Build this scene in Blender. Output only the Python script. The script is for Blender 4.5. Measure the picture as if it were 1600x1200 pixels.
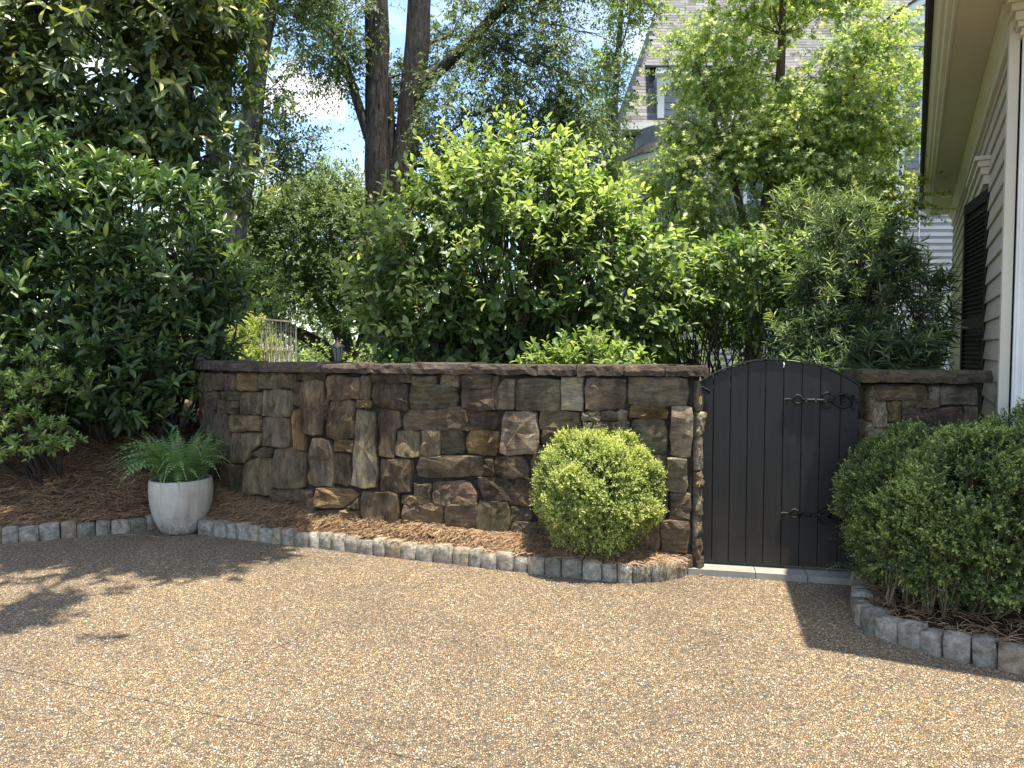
import bpy, math, random
import numpy as np
from mathutils import Vector, Matrix

# ------------------------------------------------------------------ camera, sky, sun, exposure
for o_ in list(bpy.data.objects):
    bpy.data.objects.remove(o_)
SC = bpy.context.scene
COL = SC.collection
rad = math.radians
cam_d = bpy.data.cameras.new('camera')
cam = bpy.data.objects.new('camera', cam_d)
COL.objects.link(cam)
cam.location = (0, 0, 1.6)
cam.rotation_euler = (rad(90 - 2.738), 0, 0)
cam_d.sensor_width = 36
cam_d.lens = 25.875
cam_d.clip_start = 0.05
cam_d.clip_end = 2000
SC.camera = cam

SUN_EL = 78.8
SUN_H = Vector((0.80, -0.60))
SUN_DIR = Vector((SUN_H.x * math.cos(rad(SUN_EL)), SUN_H.y * math.cos(rad(SUN_EL)), math.sin(rad(SUN_EL))))
SUN_ROT = math.atan2(SUN_H.x, SUN_H.y)
SKY_STRENGTH = 0.125
SUN_STRENGTH = 3.9
EXPOSURE = 1.72
SC.view_settings.view_transform = 'Standard'
SC.view_settings.look = 'None'
SC.view_settings.exposure = EXPOSURE
SC.view_settings.gamma = 1
SC.view_settings.use_curve_mapping = False

sun_d = bpy.data.lights.new('sun', 'SUN')
sun_d.energy = SUN_STRENGTH
sun_d.angle = rad(0.53)
sun_d.color = (1.0, 0.92, 0.78)
sun = bpy.data.objects.new('sun', sun_d)
COL.objects.link(sun)
sun.location = SUN_DIR * 60
sun.rotation_euler = SUN_DIR.to_track_quat('Z', 'Y').to_euler()

W = bpy.data.worlds.new('World')
SC.world = W
W.use_nodes = True
wt = W.node_tree
for n_ in list(wt.nodes):
    wt.nodes.remove(n_)
def wn(t, **k):
    n = wt.nodes.new(t)
    for a, b in k.items():
        setattr(n, a, b)
    return n
sky = wn('ShaderNodeTexSky', sky_type='NISHITA')
sky.sun_disc = False
sky.sun_elevation = rad(SUN_EL)
sky.sun_rotation = SUN_ROT
sky.air_density = 1.0
sky.dust_density = 1.0
sky.ozone_density = 2.5
bg = wn('ShaderNodeBackground')
bg.inputs['Strength'].default_value = SKY_STRENGTH
wo = wn('ShaderNodeOutputWorld')
tc = wn('ShaderNodeTexCoord')
mp = wn('ShaderNodeMapping')
mp.inputs['Scale'].default_value = (1.0, 1.0, 2.1)
mp.inputs['Location'].default_value = (0.37, 0.1, 0.22)
nz = wn('ShaderNodeTexNoise')
nz.inputs['Scale'].default_value = 3.1
nz.inputs['Detail'].default_value = 7
nz.inputs['Roughness'].default_value = 0.55
cr = wn('ShaderNodeValToRGB')
cr.color_ramp.elements[0].position = 0.48
cr.color_ramp.elements[0].color = (0, 0, 0, 1)
cr.color_ramp.elements[1].position = 0.68
cr.color_ramp.elements[1].color = (1, 1, 1, 1)
mx = wn('ShaderNodeMix', data_type='RGBA')
mx.inputs['B'].default_value = (3.9, 3.85, 3.75, 1)
L_ = wt.links.new
L_(tc.outputs['Generated'], mp.inputs['Vector'])
L_(mp.outputs['Vector'], nz.inputs['Vector'])
L_(nz.outputs['Fac'], cr.inputs['Fac'])
# one cumulus of its own in the gap between the tall trees
sb = wn('ShaderNodeVectorMath', operation='SUBTRACT')
sb.inputs[1].default_value = (-0.252, 0.914, 0.308)
sv = wn('ShaderNodeVectorMath', operation='MULTIPLY')
sv.inputs[1].default_value = (1.0, 1.0, 1.6)
ln = wn('ShaderNodeVectorMath', operation='LENGTH')
n2 = wn('ShaderNodeTexNoise')
n2.inputs['Scale'].default_value = 22
n2.inputs['Detail'].default_value = 6
m1 = wn('ShaderNodeMath', operation='MULTIPLY_ADD')
m1.inputs[1].default_value = -9.0
m1.inputs[2].default_value = 0.52
m2 = wn('ShaderNodeMath', operation='ADD')
c2 = wn('ShaderNodeValToRGB')
c2.color_ramp.elements[0].position = 0.50
c2.color_ramp.elements[1].position = 0.72
mm = wn('ShaderNodeMath', operation='MAXIMUM')
L_(tc.outputs['Generated'], sb.inputs[0])
L_(sb.outputs['Vector'], sv.inputs[0])
L_(sv.outputs['Vector'], ln.inputs[0])
L_(ln.outputs['Value'], m1.inputs[0])
L_(tc.outputs['Generated'], n2.inputs['Vector'])
L_(m1.outputs['Value'], m2.inputs[0])
L_(n2.outputs['Fac'], m2.inputs[1])
L_(m2.outputs['Value'], c2.inputs['Fac'])
L_(cr.outputs['Color'], mm.inputs[0])
L_(c2.outputs['Color'], mm.inputs[1])
L_(mm.outputs['Value'], mx.inputs['Factor'])
L_(sky.outputs['Color'], mx.inputs['A'])
L_(mx.outputs['Result'], bg.inputs['Color'])
L_(bg.outputs['Background'], wo.inputs['Surface'])

# ------------------------------------------------------------------ object helpers
def link(o, parent=None):
    COL.objects.link(o)
    if parent is not None:
        o.parent = parent
    return o

def tag(o, label=None, cat=None, group=None, kind=None):
    if label: o['label'] = label
    if cat: o['category'] = cat
    if group: o['group'] = group
    if kind: o['kind'] = kind
    return o

def empty(name, loc=(0, 0, 0), label=None, cat=None, group=None, kind=None):
    o = bpy.data.objects.new(name, None)
    o.empty_display_size = 0.1
    COL.objects.link(o)
    o.location = loc
    return tag(o, label, cat, group, kind)

def mesh_data(name, V, F, mat=None, tint=None, smooth=False):
    """V (n,3); F (m,3) or (m,4) array, or a list of index lists"""
    me = bpy.data.meshes.new(name)
    V = np.asarray(V, dtype=np.float32)
    if isinstance(F, np.ndarray):
        m, k = F.shape
        me.vertices.add(len(V))
        me.vertices.foreach_set('co', V.ravel())
        me.loops.add(m * k)
        me.loops.foreach_set('vertex_index', F.astype(np.int32).ravel())
        me.polygons.add(m)
        me.polygons.foreach_set('loop_start', np.arange(0, m * k, k, dtype=np.int32))
        me.update(calc_edges=True)
    else:
        me.from_pydata([tuple(map(float, v)) for v in V], [], F)
    if tint is not None:
        at = me.attributes.new('tint', 'FLOAT', 'POINT')
        at.data.foreach_set('value', np.asarray(tint, dtype=np.float32))
    if smooth:
        me.polygons.foreach_set('use_smooth', np.ones(len(me.polygons), dtype=bool))
    if mat is not None:
        me.materials.append(mat)
    me.update()
    return me

def mesh_obj(name, V, F, mat=None, parent=None, tint=None, smooth=False, kind=None):
    """world coordinates in, child keeps them (the parent's location is taken off)"""
    V = np.asarray(V, dtype=np.float64)
    if parent is not None:
        V = V - np.array(parent.location)
    o = bpy.data.objects.new(name, mesh_data(name, V, F, mat, tint, smooth))
    if kind: o['kind'] = kind
    return link(o, parent)

class Acc:
    """collects shapes into one mesh"""
    def __init__(s):
        s.V = []; s.F = []; s.n = 0; s.T = []
    def add(s, V, F, tint=0.5):
        V = np.asarray(V, dtype=float)
        s.V.append(V)
        s.F += [[int(i) + s.n for i in f] for f in F]
        s.T.append(np.full(len(V), tint))
        s.n += len(V)
    def box(s, c, ex, ey, ez, hx, hy, hz, tint=0.5):
        c = np.array(c, float); ex = np.array(ex, float) * hx; ey = np.array(ey, float) * hy; ez = np.array(ez, float) * hz
        V = [c + a * ex + b * ey + d * ez for d in (-1, 1) for b in (-1, 1) for a in (-1, 1)]
        s.add(V, [[0, 2, 3, 1], [4, 5, 7, 6], [0, 1, 5, 4], [2, 6, 7, 3], [0, 4, 6, 2], [1, 3, 7, 5]], tint)
    def prism(s, prof, axis_pts):
        """profile polygon (list of 3D offsets functions) swept between two ends: prof = [(3D pts at end A)], axis = vector"""
        n = len(prof)
        A = np.array(prof, float); B = A + np.array(axis_pts, float)
        V = np.vstack([A, B])
        F = [[i, (i + 1) % n, n + (i + 1) % n, n + i] for i in range(n)]
        F += [list(range(n))[::-1], list(range(n, 2 * n))]
        s.add(V, F)
    def tube(s, pts, r, sides=8, cap=True, closed=False):
        V, F = tube_vf(np.array(pts, float), r, sides, closed)
        if cap and not closed:
            n = len(V)
            F = F + [list(range(sides))[::-1], list(range(n - sides, n))]
        s.add(V, F)
    def obj(s, name, mat, parent=None, smooth=False, kind=None, tint=False):
        return mesh_obj(name, np.vstack(s.V), s.F, mat, parent, np.concatenate(s.T) if tint else None, smooth, kind)

def tube_vf(P, r, sides=8, closed=False):
    K = len(P)
    r = np.full(K, r) if np.isscalar(r) else np.asarray(r, float)
    if closed:
        T = np.roll(P, -1, 0) - np.roll(P, 1, 0)
    else:
        T = np.gradient(P, axis=0)
    T /= np.linalg.norm(T, axis=1)[:, None] + 1e-9
    ref = np.array([0, 0, 1.0]) if abs(T[:, 2]).mean() < 0.8 else np.array([0.3, 1.0, 0])
    A = np.cross(T, ref); A /= np.linalg.norm(A, axis=1)[:, None] + 1e-9
    B = np.cross(T, A)
    th = np.arange(sides) * 2 * np.pi / sides
    V = P[:, None] + r[:, None, None] * (np.cos(th)[None, :, None] * A[:, None] + np.sin(th)[None, :, None] * B[:, None])
    V = V.reshape(-1, 3)
    F = []
    for k in range(K if closed else K - 1):
        k2 = (k + 1) % K
        for j in range(sides):
            j2 = (j + 1) % sides
            F.append([k * sides + j, k2 * sides + j, k2 * sides + j2, k * sides + j2])
    return V, F

def tubes_np(P, Rr, sides=4):
    """many tubes at once: P (N,K,3), Rr (N,K) -> V, quads"""
    N, K, _ = P.shape
    T = np.gradient(P, axis=1)
    T /= np.linalg.norm(T, axis=2)[..., None] + 1e-9
    ref = np.where((np.abs(T[:, :1, 2]) > 0.85)[..., None], np.array([1.0, 0.2, 0]), np.array([0, 0.1, 1.0]))
    A = np.cross(T, np.broadcast_to(ref, T.shape)); A /= np.linalg.norm(A, axis=2)[..., None] + 1e-9
    B = np.cross(T, A)
    th = np.arange(sides) * 2 * np.pi / sides
    V = P[:, :, None] + Rr[:, :, None, None] * (np.cos(th)[None, None, :, None] * A[:, :, None] + np.sin(th)[None, None, :, None] * B[:, :, None])
    idx = np.arange(N * K * sides).reshape(N, K, sides)
    a = idx[:, :-1]; b = idx[:, 1:]
    F = np.stack([a, b, np.roll(b, -1, 2), np.roll(a, -1, 2)], -1).reshape(-1, 4)
    return V.reshape(-1, 3), F

def nrm(v):
    return v / (np.linalg.norm(v, axis=-1, keepdims=True) + 1e-9)

# cheap smooth pseudo noise for relief
class Noise3:
    def __init__(s, seed, n=14, lo=0.6, hi=3.0):
        r = np.random.default_rng(seed)
        s.k = r.normal(size=(n, 3)); s.k = nrm(s.k) * r.uniform(lo, hi, (n, 1))
        s.p = r.uniform(0, 6.28, n); s.a = 1 / np.linalg.norm(s.k, axis=1) ** 0.7
        s.a /= s.a.sum()
    def __call__(s, P):
        return (np.sin(P @ s.k.T * 2 * np.pi + s.p) * s.a).sum(-1) * 1.8

# ------------------------------------------------------------------ materials
def new_mat(name):
    m = bpy.data.materials.new(name)
    m.use_nodes = True
    nt = m.node_tree
    b = nt.nodes['Principled BSDF']
    return m, nt, b

def N(nt, t, **k):
    n = nt.nodes.new(t)
    for a, v in k.items():
        setattr(n, a, v)
    return n

def ramp(nt, stops, interp='LINEAR'):
    n = nt.nodes.new('ShaderNodeValToRGB')
    r = n.color_ramp
    r.interpolation = interp
    while len(r.elements) < len(stops):
        r.elements.new(0.5)
    for e, (p, c) in zip(r.elements, stops):
        e.position = p
        e.color = (c[0], c[1], c[2], 1) if len(c) == 3 else c
    return n

def pos(nt, scale=(1, 1, 1)):
    g = N(nt, 'ShaderNodeNewGeometry')
    m = N(nt, 'ShaderNodeMapping')
    m.inputs['Scale'].default_value = scale
    nt.links.new(g.outputs['Position'], m.inputs['Vector'])
    return m.outputs['Vector']

def noise(nt, vec, scale, detail=4, rough=0.55):
    n = N(nt, 'ShaderNodeTexNoise')
    n.inputs['Scale'].default_value = scale
    n.inputs['Detail'].default_value = detail
    n.inputs['Roughness'].default_value = rough
    if vec is not None:
        nt.links.new(vec, n.inputs['Vector'])
    return n.outputs['Fac']

def bump(nt, b, height, strength=0.4, dist=0.01, prev=None):
    n = N(nt, 'ShaderNodeBump')
    n.inputs['Strength'].default_value = strength
    n.inputs['Distance'].default_value = dist
    nt.links.new(height, n.inputs['Height'])
    if prev is not None:
        nt.links.new(prev, n.inputs['Normal'])
    nt.links.new(n.outputs['Normal'], b.inputs['Normal'])
    return n.outputs['Normal']

def simple(name, c1, c2, scale=6, rough=0.6, bs=0.15, bd=0.004, spec=0.4, detail=5, metal=0, vscale=(1, 1, 1), bscale=None):
    m, nt, b = new_mat(name)
    v = pos(nt, vscale)
    f = noise(nt, v, scale, detail)
    r = ramp(nt, [(0.3, c1), (0.7, c2)])
    nt.links.new(f, r.inputs['Fac'])
    nt.links.new(r.outputs['Color'], b.inputs['Base Color'])
    b.inputs['Roughness'].default_value = rough
    b.inputs['Specular IOR Level'].default_value = spec
    b.inputs['Metallic'].default_value = metal
    if bs:
        bump(nt, b, noise(nt, v, bscale or scale * 6, 5), bs, bd)
    return m

def leaf_mat(name, stops, rough=0.42, spec=0.4, trans=0.28, tcol=(1.6, 1.8, 0.8)):
    m, nt, b = new_mat(name)
    a = N(nt, 'ShaderNodeAttribute', attribute_name='tint')
    soft = []
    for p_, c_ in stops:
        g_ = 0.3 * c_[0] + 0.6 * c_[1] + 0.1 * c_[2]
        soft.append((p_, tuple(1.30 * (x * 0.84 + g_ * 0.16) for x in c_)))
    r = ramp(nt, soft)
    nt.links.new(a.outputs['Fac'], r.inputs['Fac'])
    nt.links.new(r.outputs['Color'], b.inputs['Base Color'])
    b.inputs['Roughness'].default_value = rough
    b.inputs['Specular IOR Level'].default_value = spec
    t = N(nt, 'ShaderNodeBsdfTranslucent')
    mu = N(nt, 'ShaderNodeMix', data_type='RGBA', blend_type='MULTIPLY')
    mu.inputs['Factor'].default_value = 1
    mu.inputs['B'].default_value = (*tcol, 1)
    nt.links.new(r.outputs['Color'], mu.inputs['A'])
    nt.links.new(mu.outputs['Result'], t.inputs['Color'])
    s = N(nt, 'ShaderNodeMixShader')
    s.inputs['Fac'].default_value = trans
    out = nt.nodes['Material Output']
    nt.links.new(b.outputs['BSDF'], s.inputs[1])
    nt.links.new(t.outputs['BSDF'], s.inputs[2])
    nt.links.new(s.outputs['Shader'], out.inputs['Surface'])
    return m

def aggregate_mat():
    m, nt, b = new_mat('exposed_aggregate')
    v = pos(nt, (1, 1, 1))
    wob = N(nt, 'ShaderNodeVectorMath', operation='ADD')
    wn_ = N(nt, 'ShaderNodeTexNoise'); wn_.inputs['Scale'].default_value = 60; wn_.inputs['Detail'].default_value = 1
    nt.links.new(v, wn_.inputs['Vector'])
    sc_ = N(nt, 'ShaderNodeVectorMath', operation='SCALE'); sc_.inputs['Scale'].default_value = 0.008
    nt.links.new(wn_.outputs['Color'], sc_.inputs[0])
    nt.links.new(v, wob.inputs[0]); nt.links.new(sc_.outputs['Vector'], wob.inputs[1])
    v2 = wob.outputs['Vector']
    def vor(scale, feat):
        n = N(nt, 'ShaderNodeTexVoronoi', feature=feat)
        n.inputs['Scale'].default_value = scale
        nt.links.new(v2, n.inputs['Vector'])
        return n
    A = vor(96, 'F1'); AE = vor(96, 'DISTANCE_TO_EDGE')
    sep = N(nt, 'ShaderNodeSeparateColor')
    nt.links.new(A.outputs['Color'], sep.inputs['Color'])
    cr_ = ramp(nt, [(0.0, (0.106, 0.089, 0.065)), (0.10, (0.242, 0.175, 0.104)), (0.26, (0.376, 0.266, 0.148)), (0.42, (0.308, 0.251, 0.183)),
                    (0.55, (0.465, 0.345, 0.212)), (0.68, (0.352, 0.204, 0.094)), (0.77, (0.557, 0.443, 0.301)), (0.88, (0.218, 0.204, 0.183)), (0.94, (0.678, 0.595, 0.484))], 'CONSTANT')
    nt.links.new(sep.outputs['Red'], cr_.inputs['Fac'])
    big = noise(nt, v, 0.75, 7, 0.68)
    br = ramp(nt, [(0.33, (0.68, 0.66, 0.655)), (0.5, (0.97, 0.95, 0.92)), (0.66, (1.18, 1.13, 0.98))])
    nt.links.new(big, br.inputs['Fac'])
    mu = N(nt, 'ShaderNodeMix', data_type='RGBA', blend_type='MULTIPLY'); mu.inputs['Factor'].default_value = 1
    nt.links.new(cr_.outputs['Color'], mu.inputs['A']); nt.links.new(br.outputs['Color'], mu.inputs['B'])
    edge = N(nt, 'ShaderNodeMapRange'); edge.inputs['From Min'].default_value = 0.04; edge.inputs['From Max'].default_value = 0.20
    nt.links.new(AE.outputs['Distance'], edge.inputs['Value'])
    mx_ = N(nt, 'ShaderNodeMix', data_type='RGBA')
    mx_.inputs['A'].default_value = (0.062, 0.051, 0.035, 1)
    nt.links.new(edge.outputs['Result'], mx_.inputs['Factor'])
    nt.links.new(mu.outputs['Result'], mx_.inputs['B'])
    nt.links.new(mx_.outputs['Result'], b.inputs['Base Color'])
    b.inputs['Roughness'].default_value = 0.62
    b.inputs['Specular IOR Level'].default_value = 0.3
    hr = N(nt, 'ShaderNodeMapRange'); hr.inputs['From Min'].default_value = 0.0; hr.inputs['From Max'].default_value = 0.35
    hr.interpolation_type = 'SMOOTHSTEP'
    nt.links.new(AE.outputs['Distance'], hr.inputs['Value'])
    bump(nt, b, hr.outputs['Result'], 0.9, 0.006)
    return m

def stone_mat(name, stretch, rel=0.9, stain=True):
    """fieldstone: colour of its own per object, bedding streaks, black weathering"""
    m, nt, b = new_mat(name)
    oi = N(nt, 'ShaderNodeObjectInfo')
    g = N(nt, 'ShaderNodeNewGeometry')
    off = N(nt, 'ShaderNodeVectorMath', operation='ADD')
    sc_ = N(nt, 'ShaderNodeVectorMath', operation='SCALE'); sc_.inputs['Scale'].default_value = 37.0
    cx = N(nt, 'ShaderNodeCombineXYZ')
    for i in range(3):
        nt.links.new(oi.outputs['Random'], cx.inputs[i])
    nt.links.new(cx.outputs['Vector'], sc_.inputs[0])
    nt.links.new(g.outputs['Position'], off.inputs[0]); nt.links.new(sc_.outputs['Vector'], off.inputs[1])
    mp_ = N(nt, 'ShaderNodeMapping'); mp_.inputs['Scale'].default_value = stretch
    nt.links.new(off.outputs['Vector'], mp_.inputs['Vector'])
    v = mp_.outputs['Vector']
    streak = noise(nt, v, 15, 8, 0.72)
    blot = noise(nt, off.outputs['Vector'], 7, 5, 0.6)
    fine = noise(nt, v, 60, 5, 0.75)
    r1 = ramp(nt, [(0.32, (0.48, 0.46, 0.44)), (0.5, (0.95, 0.92, 0.87)), (0.68, (1.42, 1.36, 1.25))])
    nt.links.new(streak, r1.inputs['Fac'])
    r2 = ramp(nt, [(0.36, (0.7, 0.68, 0.67)), (0.52, (1, 1, 1)), (0.66, (1.14, 1.04, 0.88))])
    nt.links.new(blot, r2.inputs['Fac'])
    a = N(nt, 'ShaderNodeMix', data_type='RGBA', blend_type='MULTIPLY'); a.inputs['Factor'].default_value = 1
    nt.links.new(oi.outputs['Color'], a.inputs['A']); nt.links.new(r1.outputs['Color'], a.inputs['B'])
    rg = N(nt, 'ShaderNodeTexNoise', noise_type='RIDGED_MULTIFRACTAL', normalize=True)
    rg.inputs['Scale'].default_value = 4.5; rg.inputs['Detail'].default_value = 7; rg.inputs['Roughness'].default_value = 0.6
    rg.inputs['Distortion'].default_value = 0.4
    nt.links.new(v, rg.inputs['Vector'])
    r3 = ramp(nt, [(0.50, (1.12, 1.11, 1.09)), (0.74, (0.92, 0.90, 0.87)), (0.88, (0.32, 0.29, 0.26))])
    nt.links.new(rg.outputs['Fac'], r3.inputs['Fac'])
    a2 = N(nt, 'ShaderNodeMix', data_type='RGBA', blend_type='MULTIPLY'); a2.inputs['Factor'].default_value = 1
    nt.links.new(a.outputs['Result'], a2.inputs['A']); nt.links.new(r3.outputs['Color'], a2.inputs['B'])
    vf = N(nt, 'ShaderNodeTexVoronoi', feature='F1'); vf.inputs['Scale'].default_value = 13
    nt.links.new(v, vf.inputs['Vector'])
    sv_ = N(nt, 'ShaderNodeSeparateColor'); nt.links.new(vf.outputs['Color'], sv_.inputs['Color'])
    r4 = ramp(nt, [(0.0, (0.80, 0.79, 0.78)), (0.6, (1.0, 1.0, 1.0)), (1.0, (1.22, 1.2, 1.16))])
    nt.links.new(sv_.outputs['Red'], r4.inputs['Fac'])
    a3 = N(nt, 'ShaderNodeMix', data_type='RGBA', blend_type='MULTIPLY'); a3.inputs['Factor'].default_value = 0.8
    nt.links.new(a2.outputs['Result'], a3.inputs['A']); nt.links.new(r4.outputs['Color'], a3.inputs['B'])
    a = a3
    c = N(nt, 'ShaderNodeMix', data_type='RGBA', blend_type='MULTIPLY'); c.inputs['Factor'].default_value = 1
    nt.links.new(a.outputs['Result'], c.inputs['A']); nt.links.new(r2.outputs['Color'], c.inputs['B'])
    last = c.outputs['Result']
    if stain:
        pv = pos(nt, (1.6, 1.6, 0.7))
        st = noise(nt, pv, 2.2, 6, 0.65)
        rs = ramp(nt, [(0.46, (1, 1, 1)), (0.64, (0.42, 0.39, 0.36))])
        nt.links.new(st, rs.inputs['Fac'])
        d = N(nt, 'ShaderNodeMix', data_type='RGBA', blend_type='MULTIPLY'); d.inputs['Factor'].default_value = 1
        nt.links.new(last, d.inputs['A']); nt.links.new(rs.outputs['Color'], d.inputs['B'])
        last = d.outputs['Result']
    nt.links.new(last, b.inputs['Base Color'])
    b.inputs['Roughness'].default_value = 0.8
    b.inputs['Specular IOR Level'].default_value = 0.25
    nv = bump(nt, b, sv_.outputs['Green'], 0.7, 0.012)
    n0 = bump(nt, b, r3.outputs['Color'], 0.9, 0.02, nv)
    n1 = bump(nt, b, streak, rel, 0.04, n0)
    bump(nt, b, fine, 0.9, 0.010, n1)
    return m

def bark_mat(name, c1, c2):
    m, nt, b = new_mat(name)
    v = pos(nt, (1, 1, 0.22))
    f = noise(nt, v, 14, 6, 0.65)
    r = ramp(nt, [(0.35, c1), (0.65, c2)])
    nt.links.new(f, r.inputs['Fac'])
    nt.links.new(r.outputs['Color'], b.inputs['Base Color'])
    b.inputs['Roughness'].default_value = 0.9
    b.inputs['Specular IOR Level'].default_value = 0.15
    bump(nt, b, f, 1.0, 0.04)
    return m

M = {}
M['aggregate'] = aggregate_mat()
M['stone_v'] = stone_mat('stone_vertical_grain', (1.9, 1.9, 0.45))
M['stone_h'] = stone_mat('stone_flat_grain', (0.6, 0.6, 2.2))
M['cap'] = stone_mat('cap_stone', (1.2, 1.2, 2.0), 1.0, False)
def granite_mat():
    m, nt, b = new_mat('granite')
    oi = N(nt, 'ShaderNodeObjectInfo')
    v = pos(nt)
    r = ramp(nt, [(0.32, (0.13, 0.12, 0.10)), (0.5, (0.30, 0.28, 0.235)), (0.68, (0.48, 0.455, 0.395))])
    nt.links.new(noise(nt, v, 17, 7, 0.72), r.inputs['Fac'])
    r2 = ramp(nt, [(0.0, (0.62, 0.60, 0.56)), (0.4, (0.9, 0.88, 0.84)), (0.8, (1.1, 1.08, 1.04)), (1.0, (1.0, 0.84, 0.66))])
    nt.links.new(oi.outputs['Random'], r2.inputs['Fac'])
    a = N(nt, 'ShaderNodeMix', data_type='RGBA', blend_type='MULTIPLY'); a.inputs['Factor'].default_value = 1
    nt.links.new(r.outputs['Color'], a.inputs['A']); nt.links.new(r2.outputs['Color'], a.inputs['B'])
    nt.links.new(a.outputs['Result'], b.inputs['Base Color'])
    b.inputs['Roughness'].default_value = 0.9
    b.inputs['Specular IOR Level'].default_value = 0.15
    n1 = bump(nt, b, noise(nt, v, 26, 6, 0.7), 1.0, 0.03)
    bump(nt, b, noise(nt, v, 120, 3, 0.7), 0.6, 0.006, n1)
    return m
M['granite'] = granite_mat()
M['mortar'] = simple('wall_mortar', (0.018, 0.016, 0.014), (0.05, 0.045, 0.038), 18, 0.95, 0.8, 0.02, 0.1)
M['bluestone'] = simple('bluestone', (0.20, 0.195, 0.175), (0.29, 0.275, 0.235), 5, 0.7, 0.25, 0.004, 0.3)
M['soil'] = simple('dark_soil', (0.022, 0.015, 0.010), (0.06, 0.04, 0.026), 22, 0.95, 1.0, 0.03, 0.1)
M['lawn'] = simple('lawn_soil', (0.03, 0.045, 0.015), (0.07, 0.09, 0.03), 3, 0.95, 0.6, 0.03, 0.1)
M['straw_bed'] = simple('straw_underlay', (0.06, 0.036, 0.021), (0.16, 0.095, 0.052), 30, 0.95, 1.0, 0.02, 0.1, vscale=(1, 1, 1))
M['gate'] = simple('black_gate_paint', (0.0135, 0.0142, 0.0136), (0.0205, 0.0200, 0.0185), 5, 0.5, 0.25, 0.002, 0.22, vscale=(8, 8, 0.5))
def gate_mat():
    m, nt, b = new_mat('black_gate_paint')
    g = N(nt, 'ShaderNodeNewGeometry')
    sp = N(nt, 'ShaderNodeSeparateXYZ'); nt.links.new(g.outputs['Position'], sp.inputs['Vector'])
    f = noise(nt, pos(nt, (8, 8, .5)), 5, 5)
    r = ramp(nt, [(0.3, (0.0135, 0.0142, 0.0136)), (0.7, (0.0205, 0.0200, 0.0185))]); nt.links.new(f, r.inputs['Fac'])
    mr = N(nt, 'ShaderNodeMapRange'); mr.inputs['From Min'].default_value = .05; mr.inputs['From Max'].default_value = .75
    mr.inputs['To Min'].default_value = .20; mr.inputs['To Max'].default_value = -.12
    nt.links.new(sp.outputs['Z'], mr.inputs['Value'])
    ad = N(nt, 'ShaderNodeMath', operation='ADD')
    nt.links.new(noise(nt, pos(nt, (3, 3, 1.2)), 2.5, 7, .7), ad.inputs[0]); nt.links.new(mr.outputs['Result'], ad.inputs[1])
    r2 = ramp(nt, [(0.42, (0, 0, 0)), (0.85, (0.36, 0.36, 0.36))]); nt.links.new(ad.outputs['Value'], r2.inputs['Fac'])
    mx_ = N(nt, 'ShaderNodeMix', data_type='RGBA'); mx_.inputs['B'].default_value = (0.062, 0.050, 0.036, 1)  # browner towards the foot: driveway bounce light painted into the colour
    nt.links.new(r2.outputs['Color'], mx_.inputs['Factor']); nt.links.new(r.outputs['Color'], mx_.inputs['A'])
    nt.links.new(mx_.outputs['Result'], b.inputs['Base Color'])
    rr = ramp(nt, [(0.3, (.42, .42, .42)), (0.7, (.62, .62, .62))]); nt.links.new(noise(nt, pos(nt, (2, 2, 1)), 4, 5), rr.inputs['Fac'])
    nt.links.new(rr.outputs['Color'], b.inputs['Roughness'])
    b.inputs['Specular IOR Level'].default_value = .25
    bump(nt, b, noise(nt, pos(nt, (30, 30, 1.2)), 4, 5), .35, .002)
    return m
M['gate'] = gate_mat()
M['iron'] = simple('black_iron', (0.006, 0.005, 0.005), (0.013, 0.011, 0.010), 30, 0.62, 0.4, 0.002, 0.3)
M['white'] = simple('white_paint', (0.70, 0.69, 0.65), (0.80, 0.79, 0.76), 3, 0.5, 0.06, 0.001, 0.4)
M['cream'] = simple('cream_trim_paint', (0.52, 0.475, 0.38), (0.59, 0.54, 0.44), 2, 0.5, 0.05, 0.001, 0.4)
M['soffit'] = simple('soffit_paint', (0.47, 0.425, 0.335), (0.53, 0.48, 0.385), 1.5, 0.6, 0.05, 0.001, 0.3)
M['taupe'] = simple('taupe_siding_paint', (0.40, 0.345, 0.28), (0.45, 0.39, 0.32), 3, 0.6, 0.12, 0.001, 0.3, vscale=(1, 1, 6))
M['grey_siding'] = simple('grey_siding_paint', (0.20, 0.205, 0.225), (0.25, 0.255, 0.275), 2, 0.6, 0.1, 0.001, 0.3)
M['shutter'] = simple('black_shutter_paint', (0.006, 0.0065, 0.008), (0.010, 0.011, 0.013), 6, 0.6, 0.1, 0.001, 0.2)
M['gutter'] = simple('dark_roof_edge', (0.010, 0.010, 0.011), (0.025, 0.024, 0.023), 9, 0.7, 0.2, 0.002, 0.3)
M['glass'] = simple('window_glass', (0.02, 0.025, 0.03), (0.05, 0.06, 0.07), 1.0, 0.06, 0, 0, 0.6)
M['bark_grey'] = bark_mat('grey_bark', (0.05, 0.045, 0.04), (0.17, 0.155, 0.14))
M['bark_dark'] = bark_mat('dark_bark', (0.022, 0.019, 0.016), (0.075, 0.066, 0.056))
M['bark_brown'] = bark_mat('brown_bark', (0.06, 0.042, 0.03), (0.17, 0.125, 0.09))
M['twig'] = simple('twig_bark', (0.10, 0.075, 0.045), (0.24, 0.18, 0.11), 20, 0.85, 0.3, 0.004, 0.2)
M['patina'] = simple('weathered_iron_rail', (0.30, 0.24, 0.17), (0.55, 0.50, 0.42), 9, 0.7, 0.2, 0.003, 0.3)
M['litter'] = simple('dry_leaf', (0.16, 0.09, 0.045), (0.34, 0.22, 0.12), 20, 0.8, 0.2, 0.003, 0.2)
M['wire'] = simple('black_cable', (0.01, 0.01, 0.01), (0.02, 0.02, 0.02), 5, 0.6, 0, 0, 0.3)

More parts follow.
